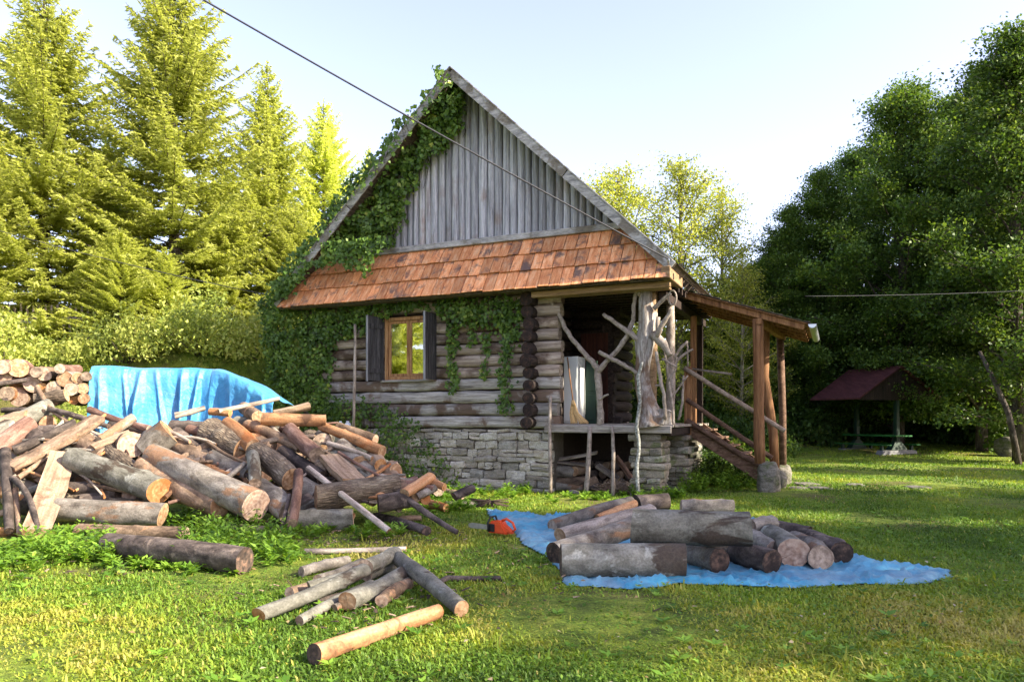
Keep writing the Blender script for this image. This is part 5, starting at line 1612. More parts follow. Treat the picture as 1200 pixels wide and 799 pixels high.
# shrubs on the bank
def shrub_mesh(seed, rx=1.1, h=1.3, leaf=.085, n=5200, mat='shrub'):
    rng = np.random.default_rng(seed)
    nc = 60; a = rng.uniform(0, 6.283, nc); q = rng.random(nc) ** .5
    cz = h * (1 - .75 * q ** 2) * rng.uniform(.25, 1.0, nc)
    cc = np.stack([np.cos(a) * q * rx, np.sin(a) * q * rx, cz], 1)
    idx = rng.integers(0, nc, n)
    C = cc[idx] + rng.normal(size=(n, 3)) * .15; C[:, 2] = np.abs(C[:, 2])
    D = rng.normal(size=(n, 3)) + np.array([0, 0, .4]); N_ = rng.normal(size=(n, 3)) * .6 + np.array([0, 0, 1.0])
    L = leaf * rng.uniform(.6, 1.4, n)
    V, Q = leaf_quads(C, D, N_, L, L * .5, rng, .12)
    tn = np.clip(.5 + (rng.normal(size=nc) * .22)[idx] + rng.normal(size=n) * .14, 0, 1)
    me = np_mesh('foliage', V, Q, np.repeat(tn, 4)); me.materials.append(M[mat])
    st_ = MB()
    for i in range(9): st_.tube([(R.uniform(-.1, .1), R.uniform(-.1, .1), 0), tuple(cc[i] * .5), tuple(cc[i])], [.018, .012, .006], 4)
    o = st_.build('stems', M['trunk']); tm = o.data; bpy.data.objects.remove(o)
    return tm, me


def put_shrub(proto, loc, s, lab, group, name='shrub', cat='shrub', sz=None):
    o = empty(name, loc, R.uniform(0, 6)); o.scale = (s, s, sz or s); tag(o, lab, cat, group)
    link('stems', proto[0], o); link('foliage', proto[1], o)


shr = [shrub_mesh(1), shrub_mesh(2, 1.2, 1.1), shrub_mesh(5, 1.0, 1.5)]
dsh = [shrub_mesh(11, 1.2, 1.4, .12, 3200, 'dark_broad'), shrub_mesh(12, 1.0, 1.8, .12, 3200, 'broad')]
GSH = 'shrubs on the sunlit bank behind the wood stacks'
for i, (px, d, s, lab) in enumerate([
    (-20, 15.8, 1.0, 'leafy yellow shrub above the left end of the wood stack'), (35, 16.2, .8, 'low yellow shrub below the picket fence'), (85, 16.0, .85, 'yellow shrub above the left corner of the blue tarp'), (130, 16.5, .9, 'second yellow shrub along the top of the blue tarp'),
    (175, 16.2, .8, 'third yellow shrub along the top of the blue tarp'), (215, 16.6, .8, 'yellow shrub above the fold where the tarp turns dark'), (262, 17.2, .9, 'yellow shrub above the dark right half of the tarp'), (305, 17.8, 1.0, 'greener shrub beside the ivy at the cabin corner'),
    (48, 18.2, .6, 'low shrub hiding the foot of the picket fence'), (8, 18.0, 1.3, 'taller shrub at the left picture edge'), (150, 18.6, 1.2, 'taller shrub under the tallest conifer'), (235, 19.0, 1.3, 'taller shrub between the two bushy conifers'), (320, 20.0, 1.5, 'tall shrub close to the rear cabin corner')]):
    x = (px - CX) / F * d
    put_shrub(shr[i % 3], (x, d, gh(x, d) - .08), s, lab, GSH)
# picket fence on the bank
fx, fd = (72 - CX) / F * 20.6, 20.6
fe = empty('picket_fence', (fx, fd, gh(fx, fd) - .1), rad(8)); tag(fe, 'pale wooden picket fence glimpsed between the conifers at left', 'fence')
for i in range(24):
    mb = MB(); x0 = -1.9 + i * .16; hh = 1.5 + R.uniform(-.05, .05)
    mb.hexa([(x0, -.012, .08), (x0 + .09, -.012, .08), (x0 + .09, .012, .08), (x0, .012, .08), (x0 + .02, -.012, hh), (x0 + .07, -.012, hh), (x0 + .07, .012, hh), (x0 + .02, .012, hh)]); mb.build('picket', M['branch'], fe)
for z in (.4, 1.1):
    mb = MB(); mb.box((-2, .015, z), (2, .06, z + .08)); mb.build('rail', M['branch'], fe)

# yellow trees behind the cabin
yt = [broad_mesh(31, 12, 3.4, .125, 14, 'yellow_leaf', .15, .2, 54, 1.0, .05, .7, .3, 'pale_trunk', .16), broad_mesh(37, 12, 3.0, .125, 13, 'yellow_leaf', .15, .22, 50, 1.0, .0, .7, .35, 'pale_trunk', .13)]
GY = 'airy yellow green trees behind the cabin'
for px, py, d, k, lab in [(795, 176, 33, 0, 'tallest airy yellow green tree right of the roof slope'), (728, 184, 33, 0, 'airy yellow tree touching the roof slope'), (845, 212, 36, 1, 'thinner yellow tree next to the dark wood'), (700, 215, 38, 0, 'yellow tree mostly hidden by the roof'), (868, 300, 30, 1, 'low yellow tree above the stair roof')]:
    x = (px - CX) / F * d; g = gh(x, d); s = (CAMH - (py - HY) / F * d - g) / 12.0
    put_tree('yellow_tree', yt[k], (x, d, g), s, R.uniform(0, 6), lab, 'tree', GY)

# dark broad trees at right
bt = [broad_mesh(51, 13, 4.4, .115, 40, 'broad', .04, .22, 84, up=.5, droop=.12, flat=.5, cone=True), broad_mesh(57, 13, 4.0, .115, 40, 'broad', .07, .25, 80, 1.0, .18, .5, up=.6, cone=True), broad_mesh(63, 13, 4.8, .12, 38, 'dark_broad', .03, .2, 84, up=.45, flat=.5, cone=True)]
GB = 'dark broadleaf trees along the right of the lawn'
for px, py, d, k, ws, lab in [
    (1052, 92, 31, 0, .95, 'tall dark tree with the pointed top in the middle of the right wood'), (1196, 22, 25, 1, 1.0, 'tallest dark tree at the right picture edge'), (962, 196, 33, 1, 1.0, 'medium dark tree left of the pointed one'), (900, 282, 35, 0, 1.1, 'lower dark tree beside the yellow trees'),
    (1110, 100, 32.5, 0, .9, 'dark tree behind the picnic shelter roof'), (1005, 172, 37, 2, .85, 'dark tree filling the back between the pointed and the medium tree'), (928, 240, 33, 1, 1.0, 'leafy dark tree between the lower and the medium one'), (858, 330, 34, 1, 1.3, 'small green tree above the stair roof'), (1150, 72, 29, 1, .85, 'tall dark tree between the pointed one and the tallest at the edge'), (1245, 70, 30, 0, 1.0, 'dark tree just past the right edge'),
    (925, 330, 34, 2, 1.4, 'low dark tree behind the right stair post'), (1085, 260, 35, 2, 1.3, 'low dark tree right behind the picnic shelter'), (1150, 300, 34, 2, 1.3, 'low dark tree behind the leaning pale trunk'), (985, 330, 35, 1, 1.4, 'low dark tree left of the picnic shelter'), (815, 385, 36, 2, 1.4, 'low dark tree seen past the porch pillar')]:
    x = (px - CX) / F * d; g = gh(x, d); s = (CAMH - (py - HY) / F * d - g) / 13.0
    put_tree('broadleaf_tree', bt[k], (x, d, g), s * ws, R.uniform(0, 6), lab, 'tree', GB, s)
# dark undergrowth
GU = 'dark bushes under the right trees'
und = [(860, 29, 1.0), (905, 27.5, .8), (935, 32, 1.2), (975, 34, 1.3), (1020, 34, 1.4), (1065, 34, 1.5), (1100, 33, 1.4), (1130, 32, 1.3), (1165, 32, 1.5), (1205, 29, 1.4), (950, 35, 1.6), (1045, 36, 1.8), (1140, 34, 1.8), (880, 33, 1.4), (1230, 31, 1.8), (820, 31, 1.2), (790, 33, 1.4)]
ul = ['low dark bush right of the stairs', 'small bush beside the rear stair post', 'dark bush left of the picnic shelter', 'dark bush close to the shelter roof eave', 'bush seen through the picnic shelter', 'bush behind the right shelter foot', 'dark bush right of the shelter', 'bush left of the leaning trunk', 'bush behind the leaning trunk', 'bush at the right picture edge by the boulder', 'tall bush in the dark back, left of shelter', 'tall bush in the dark behind the shelter', 'tall bush in the dark behind the leaning trunk', 'bush in the shade behind the stair roof posts', 'bush outside the right edge', 'bush seen under the porch floor gap', 'bush seen between the stone piers']
for i, (px, d, s) in enumerate(und):
    x = (px - CX) / F * d
    put_shrub(dsh[i % 2], (x, d, gh(x, d) - .1), s * 1.25, ul[i], GU, 'bush', 'bush')
put_shrub(dsh[1], (W(856, 560, 16.6).x, 16.6, -.03), .62, 'leafy bush growing against the stairs beside the boulder', 'bushes by the stairs', 'bush', 'bush')
put_shrub(dsh[0], (W(826, 560, 17.6).x, 17.6, -.03), .6, 'low bush beneath the stairs behind the stone piers', 'bushes by the stairs', 'bush', 'bush')
# far wood closing the view
rng = np.random.default_rng(77)
n = 90000
xx = rng.uniform(-4, 60, n); yy = rng.uniform(40, 58, n); hh = np.where(xx < 13, 5.0, 9.5); zz = rng.random(n) ** .8 * hh
V, Q = leaf_quads(np.stack([xx, yy, zz + 1.0], 1), rng.normal(size=(n, 3)), rng.normal(size=(n, 3)) + np.array([0, -.4, .8]), rng.uniform(.25, .5, n), rng.uniform(.16, .3, n), rng)
me = np_mesh('far_wood', V, Q, np.repeat(np.clip(rng.normal(size=n) * .25 + .4, 0, 1), 4)); o = link('far_wood', me, None, [M['dark_broad']]); tag(o, 'dark mass of foliage deep in the wood behind', 'wood', kind='stuff')

# leaning pale trunk
mb = MB(); P = [W(1194, 545, 23.5), W(1182, 485, 23.6), W(1166, 448, 23.8), W(1148, 412, 24.2)]
mb.tube(P, [.10, .09, .075, .055], 10, 0, .08)
tag(mb.build('leaning_trunk', M['trunk']), 'slim pale tree trunk leaning left at the right edge of the wood', 'trunk')

# trees standing right of the picture: they dapple the lawn
for x, y, s, P_, lab in [(13.5, 5.2, .74, bt[1], 'roadside tree beyond the right edge, nearest the tarp'), (12.5, 1.0, .80, yt[0], 'airy tree beyond the right edge, beside the viewer'), (17, 9.5, .9, bt[2], 'roadside tree beyond the right edge, level with the cabin'), (21, 16, .72, bt[0], 'roadside tree beyond the right edge near the shelter'), (14, -1.6, .66, yt[1], 'airy tree beyond the right edge, behind the viewer'), (11, 3.2, .52, yt[1], 'small airy tree beyond the right edge, between the viewer and the tarp'), (13.2, 3.6, 1.06, yt[0], 'tall airy tree beyond the right edge whose shade dapples the heap'), (25, 13.5, .85, bt[1], 'tree beyond the right edge in the second row'), (17.5, 2.6, 1.15, yt[1], 'second tall airy tree beyond the right edge, farther out')]:
    put_tree('broadleaf_tree', P_, (x, y, 0), s, R.uniform(0, 6), lab, 'tree', 'trees right of the picture')


# ------------------------------------------------------------------ ivy
def ivy(name, polys, lab, seed, leaf=.085, dens=900, thick=.16, e0=.05):
    """polys: [(points in the photo, distance of the clad face in front of the wall, density factor)]"""
    rng = np.random.default_rng(seed); Rr = random.Random(seed)
    from mathutils import noise as mn
    C = []; root = empty(name, HC, HROT); tag(root, lab, 'ivy')
    st_ = MB()
    for pts, e, df, th in polys:
        P = [to_wall(a, b, e) for a, b in pts]
        x0, x1 = min(p[0] for p in P), max(p[0] for p in P); z0, z1 = min(p[1] for p in P), max(p[1] for p in P)
        n = int((x1 - x0) * (z1 - z0) * dens * df); got = []
        for i in range(n):
            t, z = Rr.uniform(x0, x1), Rr.uniform(z0, z1)
            jt, jz = t + .09 * mn.noise(Vector((t * 3, z * 3, seed))) + Rr.gauss(0, .05), z + .09 * mn.noise(Vector((t * 3, z * 3, seed + 9))) + Rr.gauss(0, .05)
            if not inside(P, jt, jz): continue
            g = mn.noise(Vector((t * 2.6, z * 2.6, seed + 3)))
            if g < -.32 and Rr.random() < .8: continue
            bulge = max(0, .5 + g) * th + th * .3
            got.append((t, -e - e0 - bulge * Rr.random() ** .6, z))
        C += got
        for i in range(int(6 + (x1 - x0) * (z1 - z0) * 2)):
            a = Rr.choice(got) if got else None
            if a: 
                q = [Vector((a[0], -e - .03, a[2]))]
                for m in range(5): q.append(q[-1] + Vector((Rr.uniform(-.12, .12), Rr.uniform(-.015, .015), -Rr.uniform(.1, .22))))
                q = [w for w in q if inside(P, w.x, w.z)]
                if len(q) > 1: st_.tube(q, .006, 4)
    st_.build('vine', M['twig'], root)
    C = np.array(C); n = len(C)
    D = rng.normal(size=(n, 3)) * .6 + np.array([0, -.15, -.7]); N_ = rng.normal(size=(n, 3)) * .5 + np.array([0.15, -1.0, .45])
    L = leaf * rng.uniform(.6, 1.3, n)
    V, Q = leaf_quads(C, D, N_, L, L * rng.uniform(.75, 1.0, n), rng, .14)
    cl = np.array([mn.noise(Vector(c) * 2.2) for c in C]) * .35
    me = np_mesh('leaves', V, Q, np.repeat(np.clip(.45 + cl + rng.normal(size=n) * .18, 0, 1), 4)); link('leaves', me, root, [M['ivy']])
    return root


ivy('gable_ivy', [
    ([(528, 92), (545, 104), (550, 128), (546, 158), (528, 174), (514, 190), (503, 200), (490, 210), (498, 222), (482, 228), (480, 246), (476, 268), (466, 292), (430, 294), (385, 298), (352, 334), (326, 342), (358, 300), (398, 243), (448, 186), (500, 128)], .12, 1.0, .38),
    ([(528, 92), (546, 108), (552, 130), (520, 160), (500, 150)], .2, .5, .5),
    ([(350, 322), (392, 285), (455, 280), (452, 295), (440, 308), (433, 330), (425, 312), (412, 322), (404, 305), (380, 318), (372, 308), (350, 340), (335, 352), (328, 345)], .72, .85, .16),
    ([(528, 88), (536, 96), (470, 172), (440, 206), (402, 246), (368, 296), (340, 330), (330, 338), (322, 345), (345, 308), (385, 244), (440, 183), (500, 113)], .74, .22, .10),
    ([(352, 332), (322, 360), (316, 365), (320, 345), (340, 320)], .74, .9, .12),
], 'ivy climbing the left roof edge and spilling over the boarded gable', 4, .10, 1050)
ivy('wall_ivy', [
    ([(312, 350), (345, 360), (440, 358), (445, 374), (436, 380), (432, 394), (400, 398), (396, 420), (392, 450), (386, 470), (400, 476), (405, 500), (380, 520), (345, 500), (322, 470), (318, 420), (314, 375)], .08, 1.0, .2),
    ([(306, 352), (345, 355), (350, 440), (340, 490), (326, 470), (316, 410)], .3, .6, .16),
    ([(430, 358), (520, 352), (606, 350), (616, 362), (608, 388), (592, 395), (580, 382), (540, 384), (518, 372), (500, 364), (440, 374)], .10, .9, .22),
    ([(598, 352), (614, 356), (612, 392), (602, 420), (603, 455), (594, 470), (588, 440), (592, 400), (586, 380)], .10, .8, .18),
    ([(565, 375), (580, 378), (576, 420), (572, 447), (566, 440), (569, 410)], .08, .8, .14),
    ([(526, 378), (542, 382), (538, 420), (540, 460), (531, 462), (527, 420)], .08, .8, .14),
    ([(550, 380), (560, 380), (556, 410), (551, 408)], .08, .6, .1),
    ([(372, 360), (400, 362), (392, 398), (372, 400)], .12, 1.0, .3),
    ([(580, 470), (600, 462), (606, 482), (590, 488)], .08, .5, .12),
], 'ivy clothing the left cabin wall and hanging in strands beside the window', 9, .088, 1050)
ivy('base_creeper', [
    ([(384, 468), (430, 462), (446, 478), (460, 472), (478, 490), (500, 500), (488, 512), (460, 520), (466, 540), (492, 556), (505, 575), (470, 572), (440, 545), (420, 515), (396, 500)], .12, .75, .24),
    ([(440, 510), (500, 512), (530, 540), (540, 572), (470, 575), (440, 545)], .14, .34, .16),
], 'straggling creeper over the stone base below the window', 14, .075, 800)

# ------------------------------------------------------------------ weeds and grass
TP_EX = TPW
stones_ex = []


def weeds():
    rng = np.random.default_rng(5); Rr = random.Random(5)
    P = []
    def patch(x0, x1, y0, y1, n, h, seed):
        for i in range(n):
            px, py = Rr.uniform(x0, x1), Rr.uniform(y0, y1)
            d = CAMH * F / (py - HY); p = W(px, py, d); P.append((p.x, p.y, h * Rr.uniform(.5, 1.15)))
    patch(30, 130, 630, 660, 60, .26, 1); patch(-30, 45, 640, 672, 26, .2, 1)
    patch(215, 345, 630, 668, 85, .30, 2); patch(120, 300, 660, 676, 32, .12, 3); patch(200, 300, 612, 628, 26, .30, 6)
    patch(470, 560, 585, 600, 40, .2, 4); patch(300, 470, 622, 632, 30, .14, 4)
    patch(800, 900, 560, 577, 120, .45, 5); patch(825, 885, 556, 566, 60, .8, 6); patch(740, 800, 578, 586, 40, .22, 6)
    patch(640, 740, 580, 590, 20, .1, 4); patch(430, 620, 574, 584, 60, .2, 4)
    C = []; D = []; L = []; Wd = []; T = []; stem = MB()
    for x, y, h in P:
        k = Rr.randint(4, 8); tn = Rr.uniform(.3, .8)
        for s in range(k):
            az = Rr.uniform(0, 6.28); ln = Rr.uniform(.15, .5)
            top = Vector((x + math.cos(az) * ln * h, y + math.sin(az) * ln * h, h * Rr.uniform(.6, 1)))
            b = Vector((x, y, 0))
            m = Rr.randint(4, 8)
            for q in range(m):
                f = (q + 1) / m; c = b.lerp(top, f) + Vector((0, 0, .0))
                a2 = Rr.uniform(0, 6.28); dd = Vector((math.cos(a2), math.sin(a2), Rr.uniform(-.2, .8)))
                l = Rr.uniform(.05, .13) * (1.2 - .5 * f)
                C.append(c + dd * l * .5); D.append(dd); L.append(l * 1.15); Wd.append(l * Rr.uniform(.28, .5)); T.append(tn + Rr.gauss(0, .16))
    n = len(C)
    V, Q = leaf_quads(np.array(C), np.array(D), rng.normal(size=(n, 3)) * .3 + np.array([0, 0, 1.0]), np.array(L), np.array(Wd), rng, .15)
    me = np_mesh('weeds', V, Q, np.repeat(np.clip(np.array(T), 0, 1), 4)); o = link('weeds', me, None, [M['weed']])
    tag(o, 'tall leafy weeds growing around the heap, the piers and the stairs', 'weeds', kind='stuff')


weeds()


def poly_mask(P, x, y):
    c = np.zeros(len(x), bool); j = len(P) - 1
    for i in range(len(P)):
        xi, yi = P[i]; xj, yj = P[j]
        cond = ((yi > y) != (yj > y)) & (x < (xj - xi) * (y - yi) / (yj - yi + 1e-12) + xi)
        c ^= cond; j = i
    return c


def vnoise(x, y, sc, seed):
    rg = np.random.default_rng(seed); g = rg.random((128, 128))
    u = x * sc + 1000; v = y * sc + 1000
    i = np.floor(u).astype(int); j = np.floor(v).astype(int); fu = u - i; fv = v - j
    fu = fu * fu * (3 - 2 * fu); fv = fv * fv * (3 - 2 * fv)
    G = lambda a, b: g[a % 128, b % 128]
    return (G(i, j) * (1 - fu) + G(i + 1, j) * fu) * (1 - fv) + (G(i, j + 1) * (1 - fu) + G(i + 1, j + 1) * fu) * fv


def grass():
    rng = np.random.default_rng(99)
    X = []; Y = []; SZ = []
    for y0, y1, dens in [(3.2, 5, 6000), (5, 7, 4200), (7, 10, 2300), (10, 14, 1200), (14, 20, 560), (20, 29, 240), (29, 36, 110)]:
        hw = lambda y: .78 * y + 3.4
        A = (hw(y0) + hw(y1)) * (y1 - y0); n = int(A * dens)
        y = y0 + (y1 - y0) * rng.random(n); x = (rng.random(n) * 2 - 1) * hw(y1)
        k = np.abs(x) < hw(y); X.append(x[k]); Y.append(y[k]); SZ.append(np.full(k.sum(), 1.0 + max(0, (y0 - 6)) * .075))
    x = np.concatenate(X); y = np.concatenate(Y); sz = np.concatenate(SZ)
    n0 = .6 * vnoise(x, y, .55, 1) + .4 * vnoise(x, y, 2.3, 2); n1 = .5 * vnoise(x, y, 1.3, 3) + .5 * vnoise(x, y, 5, 4); n2 = vnoise(x, y, .33, 8)
    keep = (rng.random(len(x)) < np.clip(1.45 - 1.3 * n0, .12, 1))
    keep &= ~poly_mask(TPW, x, y)
    # cabin, heap and stacks stand on it
    lx, ly = x - HC.x, y - HC.y
    t = lx * HU.x + ly * HU.y; w = lx * HV.x + ly * HV.y
    keep &= ~((t > -6.1) & (t < .3) & (w > -.05) & (w < 4)); keep &= ~((t > -.1) & (t < 2.6) & (w > .15) & (w < 4))
    keep &= ~((x < -1.6 - (y - 9.3) * .3) & (x > -9) & (y > 10.2) & (y < 14.5))
    for bx, by, ra, rb_ in ((W(395, 632, 1275 / 142).x, 1275 / 142, .75, .5), (W(300, 627, 1275 / 137).x, 1275 / 137, .9, .35), (W(620, 640, 1275 / 150).x, 1275 / 150, .35, .5), (W(690, 590, 12.6).x, 12.6, .8, .5), (W(90, 668, 7.2).x, 7.2, .5, .25)):
        q = ((x - bx) / ra) ** 2 + ((y - by) / rb_) ** 2; keep &= rng.random(len(x)) > .88 * np.exp(-q)
    x, y, sz, n0, n1, n2 = x[keep], y[keep], sz[keep], n0[keep], n1[keep], n2[keep]
    n = len(x)
    z = np.array([gh(a, b) for a, b in zip(x, y)]) - .015
    h = (.013 + .026 * rng.random(n) ** 2.0 + .018 * n1) * (.75 + .35 * sz) ; h *= np.where(y > 14, 1.1, 1.0)
    tall = rng.random(n) < .01 + .05 * (vnoise(x, y, 2.2, 55) > .74); h[tall] *= 2.3
    az = rng.uniform(0, 6.283, n); le = rng.uniform(.3, 1.5, n)
    dx, dy = np.cos(az), np.sin(az); wd = (.0035 + .004 * rng.random(n)) * sz * 1.15
    px, py = -dy, dx
    V = np.empty((n, 5, 3), dtype=np.float32)
    # blade: base pair, mid pair, tip -> quad + tri written as 2 quads sharing a point
    V[:, 0] = np.stack([x - px * wd, y - py * wd, z], 1); V[:, 1] = np.stack([x + px * wd, y + py * wd, z], 1)
    mx, my, mz = x + dx * h * le * .35, y + dy * h * le * .35, z + h * .62
    V[:, 2] = np.stack([mx + px * wd * .8, my + py * wd * .8, mz], 1); V[:, 3] = np.stack([mx - px * wd * .8, my - py * wd * .8, mz], 1)
    V[:, 4] = np.stack([x + dx * h * le, y + dy * h * le, z + h * (1.0 - .25 * le)], 1)
    b = np.arange(n, dtype=np.int32)[:, None] * 5
    T3 = np.concatenate([b + np.array([[0, 1, 2]]), b + np.array([[0, 2, 3]]), b + np.array([[3, 2, 4]])], 0).astype(np.int32)
    dry = np.clip((n2 - .35) * 1.2, -.25, .35) * np.clip(1.6 - y / 9, 0, 1)
    tone_ = np.clip(.34 + .62 * (n1 - .5) + .75 * (vnoise(x, y, .75, 31) - .5) + .06 + .55 * dry + rng.normal(size=n) * .09 + .10 * np.clip(1.4 - y / 8, 0, 1), 0, 1)
    straw = rng.random(n) < (.02 + .10 * np.clip(dry, 0, 1) * np.where(x < 1.5, 3, 1)); tone_[straw] = rng.uniform(.8, 1, straw.sum())
    me = np_mesh('grass', V.reshape(-1, 3), T3, np.repeat(tone_, 5))
    o = link('grass', me, None, [M['grass']]); tag(o, 'short uneven lawn grass with yellow and mossy patches', 'grass', kind='stuff')
    # clover and small broad leaves close to the viewer
    m = 16000
    yy = 3.4 + 8 * rng.random(m) ** 1.3; xx = (rng.random(m) * 2 - 1) * (.75 * yy + .8)
    k = (vnoise(xx, yy, .8, 21) > .48) & ~poly_mask(TPW, xx, yy); xx, yy = xx[k], yy[k]; m = len(xx)
    C = np.stack([xx, yy, .012 + .03 * rng.random(m)], 1)
    L = rng.uniform(.014, .034, m) * (1 + .03 * yy)
    V, Q = leaf_quads(C, rng.normal(size=(m, 3)) * np.array([1, 1, .3]), rng.normal(size=(m, 3)) * .35 + np.array([0, 0, 1]), L, L * .8, rng, .1)
    o = link('clover', np_mesh('clover', V, Q, np.repeat(rng.uniform(.2, .8, m), 4)), None, [M['weed']]); tag(o, 'small clover leaves scattered through the lawn', 'clover', kind='stuff')
    # rosettes of broad leaves
    RC = []; RD = []; RL = []; RT = []
    for i in range(330):
        yy = 3.5 + 9 * rng.random() ** 1.2; xx = (rng.random() * 2 - 1) * (.72 * yy + .4)
        if poly_mask(TPW, np.array([xx]), np.array([yy]))[0]: continue
        k = int(rng.integers(4, 9)); tn = rng.uniform(.15, .8); sc = rng.uniform(.6, 1.3)
        for q in range(k):
            az = 6.283 * q / k + rng.normal() * .3; l = sc * rng.uniform(.05, .085)
            RC.append((xx + math.cos(az) * l * .5, yy + math.sin(az) * l * .5, .028 + .02 * rng.random())); RD.append((math.cos(az), math.sin(az), .35)); RL.append(l); RT.append(tn + rng.normal() * .08)
    RL = np.array(RL)
    V, Q = leaf_quads(np.array(RC), np.array(RD), rng.normal(size=(len(RC), 3)) * .15 + np.array([0, 0, 1]), RL, RL * .42, rng, .12)
    o = link('rosettes', np_mesh('rosettes', V, Q, np.repeat(np.clip(RT, 0, 1), 4)), None, [M['weed']]); tag(o, 'flat rosettes of plantain like leaves in the lawn', 'weeds', kind='stuff')
    # fallen leaves and chips
    m = 420
    yy = 3.6 + 11 * rng.random(m) ** 1.2; xx = (rng.random(m) * 2 - 1) * (.72 * yy + .5)
    k = ~poly_mask(TPW, xx, yy); xx, yy = xx[k], yy[k]; m = len(xx)
    L = rng.uniform(.02, .055, m)
    V, Q = leaf_quads(np.stack([xx, yy, .05 + .015 * rng.random(m)], 1), rng.normal(size=(m, 3)) * np.array([1, 1, .2]), rng.normal(size=(m, 3)) * .3 + np.array([0, 0, 1]), L, L * .6, rng, .2)
    o = link('fallen_leaves', np_mesh('fallen_leaves', V, Q, np.repeat(rng.random(m), 4)), None, [M['dead_leaf']]); tag(o, 'dry leaves and bark chips scattered on the lawn', 'leaves', kind='stuff')


grass()


def chips():
    rng = np.random.default_rng(41); mb = MB(); Rr = random.Random(4)
    for i in range(560):
        k = Rr.random()
        if k < .5: px, py = Rr.gauss(390, 75), Rr.gauss(629, 9)
        elif k < .72: px, py = Rr.gauss(440, 70), Rr.gauss(700, 22)
        elif k < .88: px, py = Rr.gauss(120, 90), Rr.gauss(655, 16)
        else: px, py = Rr.gauss(640, 60), Rr.gauss(660, 22)
        if py < 610: continue
        p = W(px, py, 1275 / (py - 490)); p.z = .012 + Rr.uniform(0, .025)
        dv_ = Vector((Rr.uniform(-1, 1), Rr.uniform(-1, 1), Rr.uniform(-.2, .2))).normalized() * Rr.uniform(.01, .045)
        mb.beam(p - dv_, p + dv_, Rr.uniform(.008, .024), .005, mi=Rr.choice([0, 0, 1]))
    tag(mb.build('bark_chips', [M['twig'], M['pale']]), 'bark chips and splinters littering the ground around the piles', 'chips', kind='stuff')


chips()

# ================================================================== PICNIC SHELTER
D0 = 28.0
E0, E1 = W(949, 470, D0 + 1.6), W(1007, 467, D0 - .8)     # left eave
R1 = W(1057, 430, D0 - .2); R0 = R1 + (E0 - E1) * 1.02; R0.z = R1.z
ps = empty('picnic_shelter', (R1.x, R1.y, 0)); tag(ps, 'small picnic table under a maroon pitched roof before the dark wood', 'picnic shelter')
O = ps.location
e0, e1, r0, r1 = E0 - O, E1 - O, R0 - O, R1 - O
e0.z = e1.z = (E0.z + E1.z) / 2
f0, f1 = 2 * r0 - e0, 2 * r1 - e1; f0.z = f1.z = e0.z
up = Vector((0, 0, .06))
mb = MB(); mb.hexa([e0, e1, r1, r0, e0 + up, e1 + up, r1 + up, r0 + up]); mb.hexa([r0 + Vector((.002, 0, 0)), r1 + Vector((.002, 0, 0)), f1, f0, r0 + up + Vector((.002, 0, 0)), r1 + up + Vector((.002, 0, 0)), f1 + up, f0 + up])
mb.build('roof', M['maroon'], ps)
mb = MB(); v = [e1 + Vector((.05, .12, -.02)), f1 + Vector((-.05, .12, -.02)), r1 + Vector((0, .12, -.03))]; v += [p + (e0 - e1).normalized() * .04 for p in v]
mb.add(v, [(0, 1, 2), (5, 4, 3), (0, 3, 4, 1), (1, 4, 5, 2), (2, 5, 3, 0)]); mb.build('gable_board', M['dark_wood'], ps)
ax = (e1 - e0).normalized(); ay = Vector((-ax.y, ax.x, 0)); ay = -ay if ay.x < 0 else ay
L_ = (e1 - e0).length
ctr = lambda s, w, z: r1 - ax * s + ay * w + Vector((0, 0, z - r1.z))
sA, sB = .25, L_ - .35
for s, nm in ((sA, 'near'), (sB, 'far')):
    mb = MB(); mb.beam(ctr(s, 0, .45), ctr(s, 0, r1.z - .05), .16, .16, up=ax); mb.build('post', M['green_paint'], ps, .01)
    mb = MB(); mb.hexa([ctr(s - .16, -.42, .28), ctr(s + .16, -.42, .28), ctr(s + .16, .42, .28), ctr(s - .16, .42, .28), ctr(s - .08, -.14, .62), ctr(s + .08, -.14, .62), ctr(s + .08, .14, .62), ctr(s - .08, .14, .62)]); mb.build('bracket', M['green_paint'], ps, .01)
    mb = MB(); mb.hexa([ctr(s - .2, -.95, -.05), ctr(s + .2, -.95, -.05), ctr(s + .2, .95, -.05), ctr(s - .2, .95, -.05), ctr(s - .17, -.85, .27), ctr(s + .17, -.85, .27), ctr(s + .17, .85, .27), ctr(s - .17, .85, .27)]); mb.build('concrete_foot', M['concrete'], ps, .03, 2)
    for w in (-.85, .85):
        mb = MB(); mb.beam(ctr(s, w * .1, r1.z - .12), ctr(s, w * 1.6, e0.z + .12), .08, .1); mb.build('brace', M['dark_wood'], ps)
mb = MB()
for i in range(5):
    w = -.42 + i * .17
    mb.hexa([ctr(-.1, w, .80), ctr(L_ - .0, w, .80), ctr(L_ - .0, w + .155, .80), ctr(-.1, w + .155, .80), ctr(-.1, w, .85), ctr(L_ - .0, w, .85), ctr(L_ - .0, w + .155, .85), ctr(-.1, w + .155, .85)])
mb.build('table_top', M['green_top'], ps)
for w in (-.85, .65):
    mb = MB(); mb.hexa([ctr(-.1, w, .46), ctr(L_, w, .46), ctr(L_, w + .22, .46), ctr(-.1, w + .22, .46), ctr(-.1, w, .50), ctr(L_, w, .50), ctr(L_, w + .22, .50), ctr(-.1, w + .22, .50)]); mb.build('seat', M['green_top'], ps)
    for s in (sA, sB):
        mb = MB(); mb.beam(ctr(s, w + .11, .22), ctr(s, w + .11, .46), .1, .1, up=ax); mb.build('seat_leg', M['green_paint'], ps)

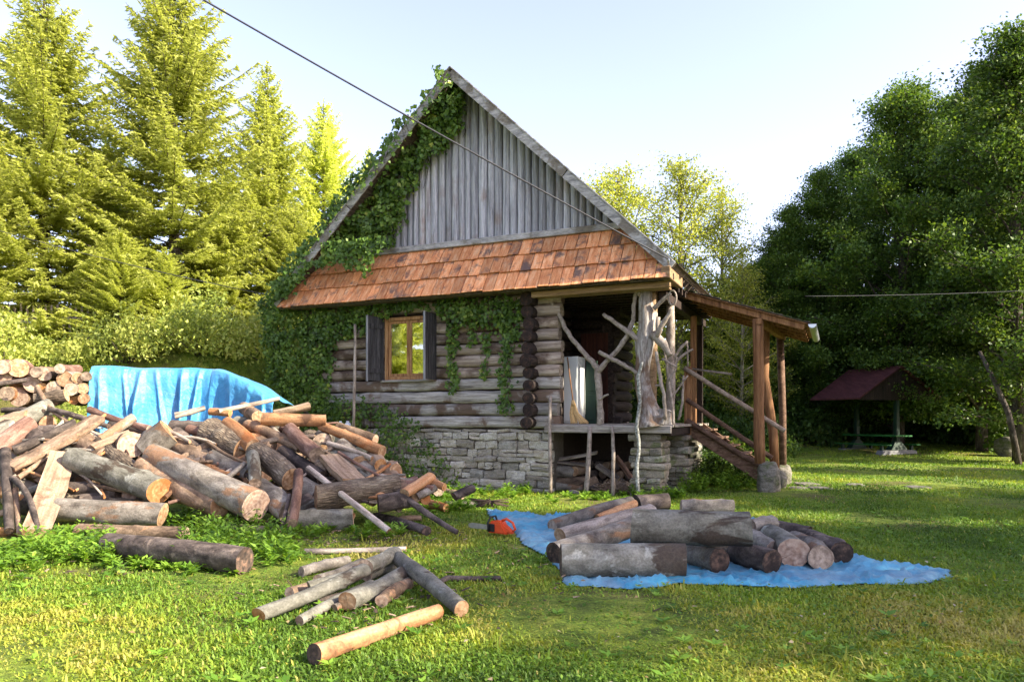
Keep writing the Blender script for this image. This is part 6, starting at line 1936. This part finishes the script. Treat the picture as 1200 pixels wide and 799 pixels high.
# ================================================================== CABLES
def cable(a, b, sag, r, lab, k=30):
    mb = MB(); a, b = Vector(a), Vector(b)
    mb.tube([a.lerp(b, i / k) - Vector((0, 0, sag * 4 * (i / k) * (1 - i / k))) for i in range(k + 1)], r, 6, 0, 0)
    return tag(mb.build('overhead_cable', M['cable']), lab, 'cable')


pole = empty('utility_pole', (-9.6, 9.0, 0)); tag(pole, 'wooden utility pole outside the left picture edge carrying the cable', 'pole')
mb = MB(); mb.tube([(0, 0, 0), (0, 0, 5), (0, 0, 10.2)], [.14, .12, .1], 12, 0, .03); mb.build('pole', M['trunk'], pole)
mb = MB(); mb.tube([(0, 0, 9.85), (.25, .0, 9.95)], .03, 8); mb.build('insulator', M['galv'], pole)
end = H(ER - .02, WF - .2, 4.36)
cable((-9.35, 9.0, 9.95), end, .12, .014, 'black cable running from the sky at upper left down to the right roof foot')
cable(H(EL + .3, -.3, 4.3), W(-120, 235, 17), .15, .010, 'thin cable crossing in front of the conifers to the cabin corner')
cable(H(4.9, 4.0, 4.3), W(1320, 332, 26), .1, .006, 'thin cable crossing in front of the dark right trees')

# ================================================================== LIGHT
EL_, AZV = rad(SUN_EL), Vector((SUN_X, SUN_Y, 0)).normalized()
sd = Vector((AZV.x * math.cos(EL_), AZV.y * math.cos(EL_), math.sin(EL_)))
sun = bpy.data.lights.new('sun', 'SUN'); sun.energy = SUN_E; sun.angle = rad(.6); sun.color = (1.0, .90, .72)
so = bpy.data.objects.new('sun', sun); COL.objects.link(so); so.rotation_mode = 'QUATERNION'; so.rotation_quaternion = sd.to_track_quat('Z', 'Y'); so.location = (20, 0, 30)
w = bpy.data.worlds.new('World'); S.world = w; w.use_nodes = True
nt = w.node_tree; sk = nt.nodes.new('ShaderNodeTexSky'); sk.sky_type = 'NISHITA'; sk.sun_disc = False
sk.sun_elevation = EL_; sk.sun_rotation = math.atan2(sd.x, sd.y); sk.air_density = 1.0; sk.dust_density = SKY_DUST; sk.ozone_density = 1.0; sk.altitude = 300
hs = nt.nodes.new('ShaderNodeHueSaturation'); hs.inputs['Saturation'].default_value = .8; nt.links.new(sk.outputs[0], hs.inputs['Color'])
tn = nt.nodes.new('ShaderNodeMix'); tn.data_type = 'RGBA'; tn.blend_type = 'MULTIPLY'; tn.inputs[0].default_value = 1; tn.inputs[7].default_value = (.615, .545, .60, 1); nt.links.new(hs.outputs[0], tn.inputs[6])
nt.links.new(tn.outputs[2], nt.nodes['Background'].inputs[0]); nt.nodes['Background'].inputs[1].default_value = SKY_S
vs_ = S.view_settings; vs_.view_transform = 'Standard'; vs_.look = 'None'; vs_.gamma = 1; vs_.exposure = EXPO; vs_.use_curve_mapping = False
S.cycles.max_bounces = 8; S.cycles.diffuse_bounces = 4; S.cycles.transmission_bounces = 6; S.cycles.transparent_max_bounces = 8
S.cycles.use_denoising = True
